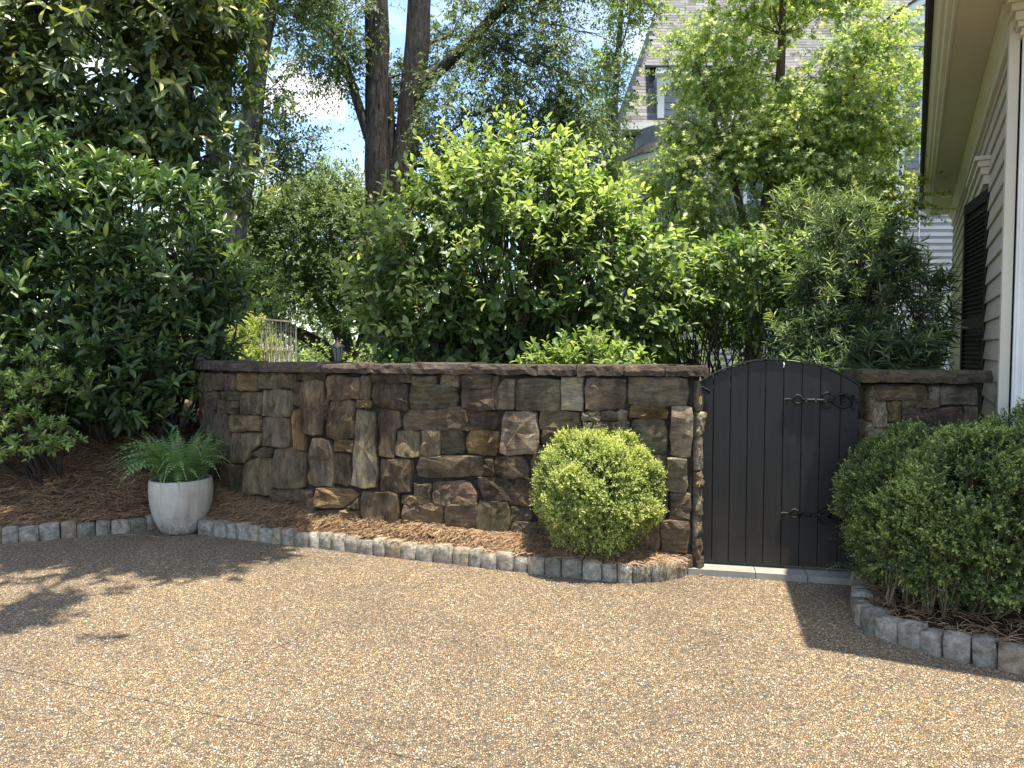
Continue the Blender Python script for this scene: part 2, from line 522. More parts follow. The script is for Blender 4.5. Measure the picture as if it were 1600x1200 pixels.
def shingle_mat():
    m, nt, b = new_mat('grey_shingle')
    a = N(nt, 'ShaderNodeAttribute', attribute_name='tint')
    r = ramp(nt, [(0, (0.065, 0.065, 0.067)), (0.5, (0.125, 0.124, 0.126)), (1, (0.205, 0.202, 0.20))])
    nt.links.new(a.outputs['Fac'], r.inputs['Fac'])
    nt.links.new(r.outputs['Color'], b.inputs['Base Color'])
    b.inputs['Roughness'].default_value = 0.9
    bump(nt, b, noise(nt, pos(nt), 120, 3), 0.4, 0.004)
    return m
M['shingle'] = shingle_mat()

def needle_mat():
    m, nt, b = new_mat('pine_needle')
    a = N(nt, 'ShaderNodeAttribute', attribute_name='tint')
    r = ramp(nt, [(0, (0.10, 0.060, 0.034)), (0.5, (0.31, 0.19, 0.10)), (0.85, (0.50, 0.33, 0.18)), (1, (0.60, 0.46, 0.29))])
    nt.links.new(a.outputs['Fac'], r.inputs['Fac'])
    nt.links.new(r.outputs['Color'], b.inputs['Base Color'])
    b.inputs['Roughness'].default_value = 0.6
    return m
M['needle'] = needle_mat()

def pot_mat():
    m, nt, b = new_mat('white_glazed_ceramic')
    g = N(nt, 'ShaderNodeNewGeometry')
    sp = N(nt, 'ShaderNodeSeparateXYZ')
    nt.links.new(g.outputs['Position'], sp.inputs['Vector'])
    f = noise(nt, g.outputs['Position'], 85, 3, 0.6)
    big = noise(nt, g.outputs['Position'], 9, 4, 0.6)
    mr = N(nt, 'ShaderNodeMapRange'); mr.inputs['From Min'].default_value = 0.02; mr.inputs['From Max'].default_value = 0.27
    mr.inputs['To Min'].default_value = 0.10; mr.inputs['To Max'].default_value = -0.13
    nt.links.new(sp.outputs['Z'], mr.inputs['Value'])
    ad = N(nt, 'ShaderNodeMath', operation='ADD')
    nt.links.new(f, ad.inputs[0]); nt.links.new(mr.outputs['Result'], ad.inputs[1])
    r = ramp(nt, [(0.57, (0, 0, 0)), (0.63, (1, 1, 1))])
    nt.links.new(ad.outputs['Value'], r.inputs['Fac'])
    r2 = ramp(nt, [(0.3, (0.43, 0.395, 0.335)), (0.7, (0.53, 0.495, 0.43))])
    nt.links.new(big, r2.inputs['Fac'])
    mx_ = N(nt, 'ShaderNodeMix', data_type='RGBA')
    nt.links.new(r.outputs['Color'], mx_.inputs['Factor'])
    st = ramp(nt, [(0.42, (1, 1, 1)), (0.68, (0.70, 0.66, 0.58))])
    nt.links.new(noise(nt, pos(nt, (14, 14, 1.6)), 1.0, 5, 0.6), st.inputs['Fac'])
    mg = N(nt, 'ShaderNodeMix', data_type='RGBA', blend_type='MULTIPLY'); mg.inputs['Factor'].default_value = 1
    nt.links.new(r2.outputs['Color'], mg.inputs['A']); nt.links.new(st.outputs['Color'], mg.inputs['B'])
    nt.links.new(mg.outputs['Result'], mx_.inputs['A'])
    mx_.inputs['B'].default_value = (0.16, 0.145, 0.125, 1)
    nt.links.new(mx_.outputs['Result'], b.inputs['Base Color'])
    b.inputs['Roughness'].default_value = 0.35
    bump(nt, b, noise(nt, pos(nt, (1, 1, 5)), 14, 3), 0.2, 0.004)
    return m
M['pot'] = pot_mat()

G = dict(
 laurel=[(0, (0.022, 0.046, 0.016)), (0.5, (0.044, 0.088, 0.025)), (0.85, (0.085, 0.14, 0.032)), (1, (0.18, 0.23, 0.045))],
 magnolia=[(0, (0.036, 0.058, 0.020)), (0.5, (0.078, 0.118, 0.036)), (0.85, (0.16, 0.20, 0.052)), (1, (0.36, 0.35, 0.07))],
 camellia=[(0, (0.026, 0.052, 0.013)), (0.45, (0.065, 0.118, 0.022)), (0.8, (0.175, 0.23, 0.055)), (1, (0.27, 0.315, 0.09))],
 box=[(0, (0.065, 0.10, 0.02)), (0.5, (0.20, 0.255, 0.04)), (0.85, (0.34, 0.38, 0.068)), (1, (0.42, 0.42, 0.10))],
 darkbox=[(0, (0.03, 0.055, 0.016)), (0.4, (0.07, 0.115, 0.028)), (0.75, (0.17, 0.225, 0.045)), (1, (0.33, 0.37, 0.08))],  # bright end stands in for sunlit patches on the shaded boxwoods
 maple=[(0, (0.05, 0.09, 0.028)), (0.45, (0.12, 0.185, 0.05)), (0.8, (0.25, 0.31, 0.08)), (1, (0.40, 0.40, 0.11))],
 oak=[(0, (0.035, 0.055, 0.022)), (0.5, (0.078, 0.112, 0.038)), (1, (0.16, 0.19, 0.06))],
 birch=[(0, (0.06, 0.09, 0.03)), (0.5, (0.12, 0.165, 0.05)), (1, (0.22, 0.26, 0.08))],
 podo=[(0, (0.022, 0.044, 0.022)), (0.5, (0.052, 0.088, 0.038)), (0.85, (0.12, 0.17, 0.058)), (1, (0.24, 0.28, 0.085))],
 fern=[(0, (0.05, 0.10, 0.034)), (0.5, (0.105, 0.19, 0.055)), (1, (0.26, 0.35, 0.10))],
 azalea=[(0, (0.06, 0.105, 0.028)), (0.5, (0.12, 0.19, 0.045)), (1, (0.28, 0.33, 0.075))],
)
LM = {}
for k_, st_ in G.items():
    LM[k_] = leaf_mat(k_ + '_leaf', st_,
                      rough={'laurel': 0.36, 'magnolia': 0.38, 'camellia': 0.42, 'podo': 0.4}.get(k_, 0.5),
                      spec={'laurel': 0.45, 'magnolia': 0.42, 'camellia': 0.38}.get(k_, 0.35),
                      trans={'laurel': 0.2, 'magnolia': 0.2, 'camellia': 0.42, 'maple': 0.45, 'birch': 0.45, 'podo': 0.25, 'box': 0.30}.get(k_, 0.36))

# ------------------------------------------------------------------ ground, driveway, beds
rng = np.random.default_rng(7)
tag(mesh_obj('ground', [(-160, -60, -0.06), (160, -60, -0.06), (160, 260, -0.06), (-160, 260, -0.06)], [[0, 1, 2, 3]], M['lawn']), kind='structure')
P0 = np.array([-1.625, 3.264]); da = np.array([0.515, 0.857]); db = np.array([-0.9375, 0.348])
drive = empty('driveway', (0, 0, 0), kind='structure')
for sa, la in ((1, 3.9), (-1, 8.5)):
    for sb, lb in ((1, 7.0), (-1, 6.6)):
        o0 = P0 + da * sa * 0.0022 + db * sb * 0.0022
        q = [o0, o0 + da * sa * la, o0 + da * sa * la + db * sb * lb, o0 + db * sb * lb]
        if sa * sb < 0: q = q[::-1]
        top = [(p[0], p[1], 0.0) for p in q]; bot = [(p[0], p[1], -0.05) for p in q]
        mesh_obj('concrete_slab', top + bot, [[3, 2, 1, 0], [0, 1, 5, 4], [1, 2, 6, 5], [2, 3, 7, 6], [3, 0, 4, 7]], M['aggregate'], drive)

WPATH = np.array([(1.345,5.235),(1.30,5.165),(1.0,5.24),(.5,5.37),(0,5.50),(-.5,5.655),(-1.17,5.866),(-1.6,6.03),(-1.96,6.21),(-2.27,6.39),(-2.54,6.585),(-2.8,6.84),(-3.0,7.12),(-3.15,7.5),(-3.25,8.0),(-3.3,8.8)])
WSEG = np.linalg.norm(np.diff(WPATH, axis=0), axis=1); WU = np.concatenate([[0], np.cumsum(WSEG)])
def wall_xy(u):
    return np.stack([np.interp(u, WU, WPATH[:, 0]), np.interp(u, WU, WPATH[:, 1])], -1)
def wall_n(u):
    u = np.asarray(u, float)
    t = wall_xy(u + 0.06) - wall_xy(np.maximum(u - 0.06, 0)); t = nrm(t)
    return np.stack([-t[..., 1], t[..., 0]], -1) * 1.0   # path runs right to left: this points to the viewer side
def polyline(pts, n):
    P = np.array(pts, float); s = np.concatenate([[0], np.cumsum(np.linalg.norm(np.diff(P, axis=0), axis=1))])
    t = np.linspace(0, s[-1], n)
    return np.stack([np.interp(t, s, P[:, i]) for i in range(P.shape[1])], -1)

# bed surface: front edge along the kerbs, back edge along the wall and up the bank on the left
FRONT = [(-8.0,5.1),(-6.5,5.45),(-5.2,5.75),(-4.2,6.06),(-3.99,6.14),(-3.57,6.33),(-3.33,6.46),(-3.12,6.78),(-2.78,6.70),(-2.62,6.36),(-1.826,6.02),(-.992,5.72),(0,5.315),(.447,5.165),(.80,5.05),(1.0,5.06),(1.16,5.14)]
BACK = [(-8.5,9.5),(-7.2,9.8),(-6.2,9.6),(-5.2,9.3),(-4.6,9.0),(-4.0,8.8),(-3.6,8.5),(-3.3,8.2),(-3.14,7.55),(-2.75,6.85),(-1.96,6.26),(-1.17,5.92),(0,5.55),(.5,5.42),(.85,5.33),(1.08,5.28),(1.22,5.24)]
FZ = [.10]*7 + [.07,.09] + [.10]*6 + [.09,.06]
BZ = [1.3,1.3,1.25,1.2,1.1,1.0,.85,.7,.5,.36,.26,.21,.2,.19,.16,.12,.08]
NS, NT = 170, 26
seg_t = np.linspace(0, len(FRONT) - 1, NS)
fi = np.arange(len(FRONT))
FR = np.stack([np.interp(seg_t, fi, [p[0] for p in FRONT]), np.interp(seg_t, fi, [p[1] for p in FRONT]), np.interp(seg_t, fi, FZ)], -1)
BK = np.stack([np.interp(seg_t, fi, [p[0] for p in BACK]), np.interp(seg_t, fi, [p[1] for p in BACK]), np.interp(seg_t, fi, BZ)], -1)
tt = np.linspace(0, 1, NT)
bank = np.sin(tt * np.pi / 2) ** 1.0
BEDG = FR[:, None, :] * (1 - tt)[None, :, None] + BK[:, None, :] * tt[None, :, None]
BEDG[:, :, 2] = FR[:, None, 2] * (1 - bank)[None] + BK[:, None, 2] * bank[None]
nb = Noise3(3, 16, 0.8, 3.5)
BEDG[:, :, 2] += 0.035 * nb(BEDG.reshape(-1, 3) * [1, 1, 0]).reshape(NS, NT) * np.minimum(1, tt * 5)[None]
def grid_faces(a, b):
    i = np.arange(a * b).reshape(a, b)
    return np.stack([i[:-1, :-1], i[1:, :-1], i[1:, 1:], i[:-1, 1:]], -1).reshape(-1, 4)
tag(mesh_obj('planting_bed', BEDG.reshape(-1, 3), grid_faces(NS, NT), M['straw_bed'], smooth=True), kind='structure')

def bed_point(s, t):
    """s,t in 0..1 -> point on bed grid"""
    a = s * (NS - 1.001); b = t * (NT - 1.001)
    i = a.astype(int); j = b.astype(int); fa = (a - i)[:, None]; fb = (b - j)[:, None]
    return (BEDG[i, j] * (1 - fa) + BEDG[i + 1, j] * fa) * (1 - fb) + (BEDG[i, j + 1] * (1 - fa) + BEDG[i + 1, j + 1] * fa) * fb

def needles(name, P, seed, lo=0.09, hi=0.2, w=0.0016, lift=0.02):
    r = np.random.default_rng(seed)
    n = len(P)
    az = r.uniform(0, 2 * np.pi, n); L = r.uniform(lo, hi, n)
    d = np.stack([np.cos(az), np.sin(az), r.normal(0, 0.14, n)], -1)
    bend = np.stack([-np.sin(az), np.cos(az), np.zeros(n)], -1) * r.normal(0, 0.12, n)[:, None]
    up = r.uniform(0.002, lift, n)
    pts = []
    for k, s in enumerate((-0.5, 0, 0.5)):
        q = P + d * (L * s)[:, None] + bend * (L * (abs(s) * 2) ** 2)[:, None]
        q[:, 2] += up + (0.012 if k == 1 else 0)
        pts.append(q)
    side = nrm(np.cross(d, [0, 0, 1.0])) * w + np.array([0, 0, 0.0008])
    V = np.stack([pts[0] - side * .6, pts[0] + side * .6, pts[1] - side, pts[1] + side, pts[2] - side * .6, pts[2] + side * .6], 1).reshape(-1, 3)
    i = np.arange(n)[:, None] * 6
    F = np.concatenate([i + [0, 1, 3, 2], i + [2, 3, 5, 4]], 0)
    t = np.clip(r.beta(2, 2.2, n) , 0, 1)
    return mesh_obj(name, V, F, M['needle'], tint=np.repeat(t, 6), kind='stuff')
ns_ = 62000
su = rng.uniform(0, 1, ns_)
su = np.where(rng.uniform(0, 1, ns_) < 0.6, rng.uniform(0.5, 1.0, ns_), rng.uniform(0.12, 0.55, ns_))
tv = rng.uniform(0.0, 1, ns_) ** 1.25
pp = bed_point(su, tv)
tag(needles('pine_straw', pp, 11, 0.07, 0.19, 0.0017, 0.03), kind='stuff')

sk = rng.uniform(.5, 1, 420); pk = bed_point(sk, np.zeros(420))
pk[:, 0] -= .03 * rng.uniform(0, 1, 420); pk[:, 1] -= rng.uniform(-.02, .13, 420); pk[:, 2] = .126 + rng.uniform(0, .006, 420)
tag(needles('stray_straw', pk, 13, .06, .14, .0013, .006), kind='stuff')
# right bed
RB = [(2.30,4.75),(2.16,4.45),(2.09,4.2),(2.13,4.06),(2.29,3.86),(2.45,3.72),(2.62,3.61),(3.2,3.3),(4.2,2.9)]
RB2 = [(2.44,5.05),(2.6,5.1),(2.7,5.1),(2.8,5.1),(2.95,5.1),(3.1,5.05),(3.25,4.9),(3.7,4.5),(4.6,4.0)]
rf = np.array(RB); rb_ = np.array(RB2)
G2 = []
for j in range(8):
    t = j / 7
    r_ = rf * (1 - t) + rb_ * t
    G2.append(np.column_stack([r_, np.full(len(r_), 0.075 + 0.09 * t)]))
G2 = np.array(G2).transpose(1, 0, 2)
tag(mesh_obj('shrub_bed', G2.reshape(-1, 3), grid_faces(len(RB), 8), M['soil'], smooth=True), kind='structure')
k = 3500
ia = rng.uniform(0, len(RB) - 1.001, k); ib = rng.uniform(0, 6.99, k)
i0 = ia.astype(int); j0 = ib.astype(int); fa = (ia - i0)[:, None]; fb = (ib - j0)[:, None]
pq = (G2[i0, j0] * (1 - fa) + G2[i0 + 1, j0] * fa) * (1 - fb) + (G2[i0, j0 + 1] * (1 - fa) + G2[i0 + 1, j0 + 1] * fa) * fb
tag(needles('straw_mulch', pq, 12, 0.06, 0.15, 0.0014, 0.02), kind='stuff')

# ------------------------------------------------------------------ granite kerbs
def cobble_mesh(seed):
    r = np.random.default_rng(seed)
    n = 4
    lin = np.linspace(-1, 1, n)
    vid = {}; V = []; F = []
    def vert(p):
        key = tuple(np.round(p, 4))
        if key not in vid:
            vid[key] = len(V); V.append(p)
        return vid[key]
    for ax in range(3):
        for sgn in (-1, 1):
            for i in range(n - 1):
                for j in range(n - 1):
                    q = []
                    for a, b in ((i, j), (i + 1, j), (i + 1, j + 1), (i, j + 1)):
                        p = [0, 0, 0]; p[ax] = sgn; p[(ax + 1) % 3] = lin[a]; p[(ax + 2) % 3] = lin[b]
                        q.append(vert(tuple(p)))
                    F.append(q if sgn > 0 else q[::-1])
    V = np.array(V, float)
    ln = (np.abs(V) ** 16).sum(1) ** (1 / 16)
    V = V / ln[:, None]
    nz_ = Noise3(seed + 50, 14, 0.25, 0.9)
    V = V * (1 + 0.055 * nz_(V))[:, None] + r.normal(0, 0.022, V.shape)
    V *= 0.5
    return mesh_data('cobble', V, F, M['granite'], smooth=True)
COB = [cobble_mesh(s) for s in range(9)]
def kerb(name, pts, label, pitch=0.128, w=0.115, h=0.17, top=0.125, inward=1, seed=0):
    r = random.Random(seed)
    P = np.array(pts, float)
    s = np.concatenate([[0], np.cumsum(np.linalg.norm(np.diff(P, axis=0), axis=1))])
    root = empty(name, (P[len(P) // 2][0], P[len(P) // 2][1], 0), label, 'kerb')
    u = 0.0
    while u < s[-1] - 0.04:
        L = pitch * r.uniform(0.78, 1.22)
        m = u + L / 2
        c = np.array([np.interp(m, s, P[:, 0]), np.interp(m, s, P[:, 1])])
        c1 = np.array([np.interp(m + .03, s, P[:, 0]), np.interp(m + .03, s, P[:, 1])])
        c0 = np.array([np.interp(m - .03, s, P[:, 0]), np.interp(m - .03, s, P[:, 1])])
        t = (c1 - c0) / (np.linalg.norm(c1 - c0) + 1e-9)
        nrm_ = np.array([-t[1], t[0]]) * inward
        o = bpy.data.objects.new('cobble', r.choice(COB))
        link(o, root)
        hh = h * r.uniform(0.93, 1.08)
        ww = w * r.uniform(0.9, 1.12)
        cc = c + nrm_ * (ww / 2 + r.uniform(-.008, .008))
        o.location = (cc[0] - root.location.x, cc[1] - root.location.y, top + r.uniform(-.018, .012) - hh / 2)
        o.scale = (L * 0.965, ww, hh)
        o.rotation_euler = (r.uniform(-.06, .06), r.uniform(-.05, .05), math.atan2(t[1], t[0]) + r.uniform(-.07, .07))
        u += L
    return root
kerb('granite_kerb', [(-6.6,5.1),(-5.4,5.5),(-4.202,5.97),(-3.991,6.05),(-3.566,6.239),(-3.30,6.36),(-3.17,6.50),(-3.12,6.72)],
     'short low granite cobble kerb left of the white pot under the shrubs', seed=1)
kerb('granite_kerb', [(-2.68,6.62),(-2.707,6.283),(-2.2,6.075),(-1.826,5.931),(-.992,5.60),(0,5.223),(.447,5.06),(.81,4.955),(1.015,4.985),(1.19,5.10),(1.25,5.16)],
     'long granite cobble kerb between the pine straw bed and the driveway, pot to gate', seed=2)
kerb('granite_kerb', [(2.27,4.86),(2.18,4.65),(2.06,4.42),(2.0,4.212),(2.0,4.08),(2.055,3.968),(2.179,3.79),(2.346,3.649),(2.513,3.54),(3.1,3.22),(4.2,2.75)],
     'curved granite cobble kerb below the big boxwoods at the right', seed=3, inward=1)

# ------------------------------------------------------------------ stone wall
STONES = """o,4.057 1.380,3.774 1.385,3.777 1.245,4.062 1.236;v,3.763 1.385,3.513 1.390,3.516 1.267,3.766 1.260;b,3.504 1.390,3.334 1.392,3.336 1.271,3.506 1.267;d,4.221 1.369,4.070 1.372,4.075 1.228,4.227 1.223;d,4.462 1.371,4.238 1.376,4.244 1.227,4.468 1.218;d,3.325 1.402,3.006 1.407,3.007 1.344,3.326 1.338;v,3.270 1.332,3.032 1.341,3.047 0.893,3.238 0.887,3.271 1.060;b,3.360 1.321,3.276 1.322,3.279 1.133,3.363 1.130;b,3.003 1.376,2.684 1.380,2.686 1.196,3.006 1.188;b,2.676 1.387,2.610 1.388,2.612 1.197,2.678 1.196;d,2.592 1.320,2.272 1.332,2.273 1.115,2.340 1.118,2.586 1.143;d,2.599 1.409,2.235 1.412,2.235 1.343,2.600 1.338;b,2.228 1.386,2.033 1.388,2.033 1.315,2.228 1.312;d,2.257 1.301,1.864 1.307,1.864 1.141,2.259 1.131;v,3.720 1.247,3.368 1.256,3.373 1.034,3.725 1.018;d,4.006 1.215,3.729 1.224,3.733 1.040,4.012 1.027;d,4.382 1.131,4.026 1.147,4.030 1.026,4.388 1.005;d,4.325 1.211,4.016 1.223,4.018 1.155,4.328 1.141;b,3.729 1.011,3.382 1.026,3.387 0.779,3.735 0.756;o,3.371 1.091,3.287 1.116,3.255 0.946,3.212 0.761,3.336 0.770;d,3.026 1.192,2.980 1.193,2.999 1.014,3.025 1.013;b,2.968 1.175,2.742 1.188,2.753 0.877,3.005 0.873,2.995 1.042;o,2.731 1.188,2.601 1.191,2.602 1.136,2.731 1.133;b,4.179 1.003,3.744 1.025,3.747 0.892,4.184 0.864;d,4.589 1.001,4.192 1.025,4.205 0.585,4.625 0.539;b,4.176 0.846,3.739 0.877,3.746 0.773,3.865 0.706,3.929 0.603,4.166 0.589;d,3.855 0.677,3.736 0.749,3.599 0.746,3.611 0.687;v,3.942 0.594,3.780 0.664,3.611 0.677,3.614 0.351,3.957 0.332;d,3.585 0.752,3.219 0.775,3.225 0.451,3.592 0.419;g,3.141 0.864,2.989 0.871,2.944 0.764,2.962 0.475,3.203 0.462,3.193 0.694;o,2.945 0.859,2.757 0.867,2.758 0.776,2.946 0.767;d,2.933 0.762,2.795 0.744,2.790 0.496,2.961 0.493;g,2.727 1.119,2.561 1.121,2.540 0.484,2.779 0.473;b,2.526 1.127,2.362 1.122,2.336 0.994,2.386 0.952,2.390 0.742,2.515 0.743;b,2.322 1.123,1.780 1.136,1.781 0.982,2.323 0.964;b,2.375 0.950,2.175 0.957,2.176 0.765,2.377 0.756;g,2.165 0.964,2.002 0.969,2.003 0.775,2.166 0.768;b,2.519 0.727,2.250 0.739,2.252 0.474,2.522 0.458;d,2.226 0.547,2.083 0.555,2.084 0.454,2.227 0.446;b,2.069 0.552,1.909 0.561,1.910 0.391,2.070 0.381;d,4.193 0.568,3.959 0.589,3.967 0.334,4.201 0.307;d,4.400 0.548,4.203 0.570,4.212 0.337,4.411 0.310;d,3.613 0.397,3.346 0.421,3.348 0.330,3.615 0.304;d,3.339 0.427,3.142 0.444,3.146 0.253,3.342 0.233;o,3.124 0.453,2.807 0.467,2.707 0.430,2.841 0.322,2.906 0.306,3.123 0.300;b,2.833 0.312,2.706 0.409,2.712 0.304;o,2.915 0.279,2.715 0.294,2.716 0.214,2.916 0.197;d,3.142 0.260,2.926 0.278,2.927 0.217,3.143 0.199;d,3.506 0.305,3.344 0.320,3.346 0.250,3.508 0.234;b,2.690 0.452,2.360 0.462,2.354 0.226,2.649 0.198,2.700 0.264;o,2.338 0.439,2.081 0.454,2.081 0.401,2.338 0.384;b,2.328 0.378,1.981 0.400,1.982 0.222,2.329 0.197;d,4.804 1.190,4.390 1.209,4.396 1.052,4.817 1.026;d,4.858 1.360,4.469 1.371,4.476 1.218,4.871 1.200;g,1.996 1.404,1.846 1.405,1.846 1.308,1.996 1.306;d,1.826 1.403,1.580 1.405,1.580 1.306,1.826 1.302;b,1.576 1.399,1.534 1.399,1.534 1.154,1.576 1.153;d,1.826 1.292,1.548 1.297,1.548 1.149,1.827 1.143;l,1.497 1.373,1.400 1.381,1.404 1.153,1.548 1.147,1.543 1.293;g,1.391 1.372,1.056 1.375,1.055 1.144,1.391 1.137;l,1.049 1.391,0.886 1.392,0.885 1.150,1.048 1.147;g,0.867 1.380,0.578 1.383,0.576 1.161,0.866 1.155;g,0.563 1.392,0.149 1.396,0.147 1.207,0.561 1.199;o,0.551 1.187,0.309 1.191,0.266 1.155,0.278 1.108,0.547 1.107;g,0.894 1.137,0.763 1.140,0.762 1.080,0.894 1.077;g,0.754 1.144,0.633 1.147,0.632 1.083,0.753 1.080;l,0.626 1.151,0.567 1.152,0.567 1.085,0.626 1.083;b,1.209 1.128,0.918 1.134,0.917 1.011,1.209 1.003;l,1.483 1.122,1.234 1.127,1.228 0.825,1.521 0.807,1.511 0.988;d,1.938 1.144,1.786 1.152,1.539 1.127,1.543 0.998,1.935 0.985;d,1.988 0.976,1.811 0.982,1.812 0.798,1.988 0.790;o,1.758 0.977,1.529 0.974,1.539 0.800,1.773 0.797,1.799 0.870;d,1.191 0.997,0.901 1.005,0.901 0.899,1.191 0.890;l,0.889 1.060,0.814 1.062,0.813 0.995,0.888 0.993;g,0.805 1.070,0.550 1.076,0.550 0.990,0.804 0.982;g,0.541 1.082,0.308 1.091,0.280 0.997,0.284 0.859,0.540 0.850;l,0.263 1.199,0.124 1.201,0.120 0.839,0.259 0.834;b,2.185 0.755,1.645 0.782,1.635 0.637,1.832 0.617,2.186 0.599;b,1.631 0.765,1.570 0.768,1.570 0.637,1.631 0.634;b,1.557 0.783,1.339 0.792,1.287 0.704,1.291 0.644,1.476 0.620,1.557 0.645;b,2.052 0.564,1.759 0.584,1.695 0.509,1.703 0.420,1.905 0.390,2.053 0.398;d,1.705 0.624,1.476 0.626,1.386 0.527,1.352 0.428,1.645 0.437;d,1.404 0.616,1.258 0.623,1.257 0.433,1.404 0.425;b,1.976 0.380,1.703 0.430,1.706 0.223,1.965 0.193;v,1.688 0.435,1.462 0.449,1.441 0.403,1.448 0.221,1.703 0.196,1.710 0.331;d,1.434 0.410,1.278 0.419,1.278 0.312,1.434 0.303;d,1.434 0.294,1.230 0.306,1.230 0.218,1.434 0.205;g,0.281 0.824,0.149 0.828,0.146 0.585,0.278 0.578;v,0.260 0.567,0.123 0.573,0.121 0.393,0.258 0.385;v,0.322 0.373,0.133 0.384,0.131 0.148,0.320 0.135;b,1.274 0.879,0.894 0.892,0.893 0.655,1.274 0.638;g,0.886 0.973,0.549 0.983,0.547 0.683,0.884 0.669;g,0.540 0.841,0.291 0.850,0.289 0.644,0.538 0.632;b,1.255 0.630,0.939 0.644,0.938 0.457,1.255 0.440;d,0.931 0.657,0.617 0.671,0.615 0.474,0.930 0.457;g,0.607 0.620,0.285 0.635,0.283 0.384,0.606 0.365;b,1.217 0.433,0.860 0.452,0.859 0.233,1.217 0.210;b,0.849 0.453,0.565 0.468,0.563 0.232,0.848 0.214;b,0.555 0.359,0.332 0.372,0.330 0.145,0.553 0.129"""
TONE = dict(o=(0.235, 0.168, 0.088), v=(0.185, 0.157, 0.105), b=(0.192, 0.152, 0.102), d=(0.140, 0.114, 0.082), g=(0.235, 0.205, 0.152), l=(0.39, 0.345, 0.26))  # l: pale stone, raised further to stand in for sunlight by the gate
def stone_shape(uv, seed, bulge, place, depth=0.07):
    """uv: 4..6 outline points (u,z); place(u,z,out) -> xyz.  72-84 triangles of rough hewn stone"""
    r = np.random.default_rng(seed)
    Q = np.array(uv, float)
    c = Q.mean(0)
    Q = c + (Q - c) * (1 + 0.0075 / (np.abs(Q - c).mean(0) + 1e-6))
    # resample the outline to 12 points with wobble, corners slightly cut
    n = len(Q)
    per = np.linalg.norm(np.roll(Q, -1, 0) - Q, axis=1)
    out = []
    tot = 14
    cnt = np.maximum(1, np.round(per / per.sum() * tot).astype(int))
    for i in range(n):
        a, b = Q[i], Q[(i + 1) % n]
        for k in range(cnt[i]):
            t = (k + (0.12 if k == 0 else 0.0)) / cnt[i]
            p = a + (b - a) * t
            if k == 0:
                p = p + (c - p) * r.uniform(0.0, 0.06)
            else:
                p = p + r.normal(0, 0.0055, 2)
            out.append(p)
    O = np.array(out); m = len(O)
    size = np.sqrt(max(1e-4, np.ptp(Q[:, 0]) * np.ptp(Q[:, 1])))
    tilt = r.normal(0, 0.08, 2)
    ns = Noise3(seed + 999, 8, 2.0, 7.0)
    def hgt(p):
        q = np.column_stack([p, np.zeros(len(p))])
        return bulge + (p - c) @ tilt * 0.6 + 0.013 * ns(q)
    edge = O
    r1 = c + (O - c) * (1 - 0.009 / np.maximum(0.03, np.linalg.norm(O - c, axis=1)))[:, None]
    r2 = c + (O - c) * 0.55 + r.normal(0, 0.008, O.shape)
    rings = [(edge, np.full(m, -depth)), (edge, hgt(edge) - 0.014 - r.uniform(0, .010, m)), (r1, hgt(r1) + r.normal(0, .003, m)), (r2, hgt(r2) + 0.006 + r.normal(0, .006, m)), (c[None], hgt(c[None]) + 0.006)]
    V = np.vstack([place(p[:, 0], p[:, 1], h) for p, h in rings])
    F = []
    for k in range(3):
        for i in range(m):
            j = (i + 1) % m
            F.append([k * m + i, k * m + j, (k + 1) * m + j, (k + 1) * m + i])
    for i in range(m):
        F.append([3 * m + i, 3 * m + (i + 1) % m, 4 * m])
    return V, F
def place_wall(u, z, h):
    xy = wall_xy(u); n = wall_n(u)
    return np.column_stack([xy + n * np.asarray(h)[:, None], z])
def add_stone(name, V, F, tone, mat, parent, r):
    o = mesh_obj(name, V, F, mat, parent)
    k = r.uniform(1.12, 1.42)
    t = [c * k * r.uniform(0.94, 1.06) for c in tone]
    o.color = (*t, 1)
    return o
wall = empty('stone_wall', (-0.5, 5.75, 0), 'long curved dry-look fieldstone wall behind the straw bed, left of the gate', 'wall')
rs = random.Random(5)
quads = []
for item in STONES.split(';'):
    f = item.split(',')
    quads.append((f[0], [tuple(map(float, p.split())) for p in f[1:]]))
# the part that turns away on the far left, under the leaves
for u0, u1, zs in ((4.50, 4.72, (1.37, 1.05, 0.72, 0.25)), (4.74, 5.02, (1.37, 1.18, 0.80, 0.55, 0.25)), (5.04, 5.30, (1.37, 1.0, 0.7, 0.3)), (5.32, 5.66, (1.37, 1.1, 0.62, 0.35)), (5.68, 6.0, (1.37, 0.9, 0.4))):
    for za, zb in zip(zs[:-1], zs[1:]):
        quads.append((rs.choice('dbdv'), [(u1, za), (u0, za), (u0, zb + .015), (u1, zb + .015)]))
# turned end of the wall at the gate
for z0, z1, k in ((1.37, 1.16, 'g'), (1.15, .99, 'l'), (.98, .74, 'l'), (.73, .62, 'b'), (.61, .42, 'g'), (.41, .27, 'l'), (.26, .02, 'g')):
    quads.append((k, [(0.075, z0), (-0.0, z0), (-0.0, z1), (0.075, z1)]))
# foot of the wall, mostly under the straw
u = 0.1
while u < 4.3:
    w_ = rs.uniform(.2, .42)
    quads.append((rs.choice('dbvd'), [(u + w_, .14), (u, .14), (u, -.02), (u + w_, -.02)]))
    u += w_ + .015
for i, (k, q) in enumerate(quads):
    cu = sum(p[0] for p in q) / len(q)
    w_ = max(p[0] for p in q) - min(p[0] for p in q); h_ = max(p[1] for p in q) - min(p[1] for p in q)
    V, F = stone_shape(q, 100 + i, rs.uniform(0.012, 0.034), place_wall)
    mat = M['stone_h'] if (cu < 1.9 and rs.random() < 0.75) or w_ > 1.7 * h_ else M['stone_v']
    add_stone('stone', V, F, TONE[k], mat, wall, rs)
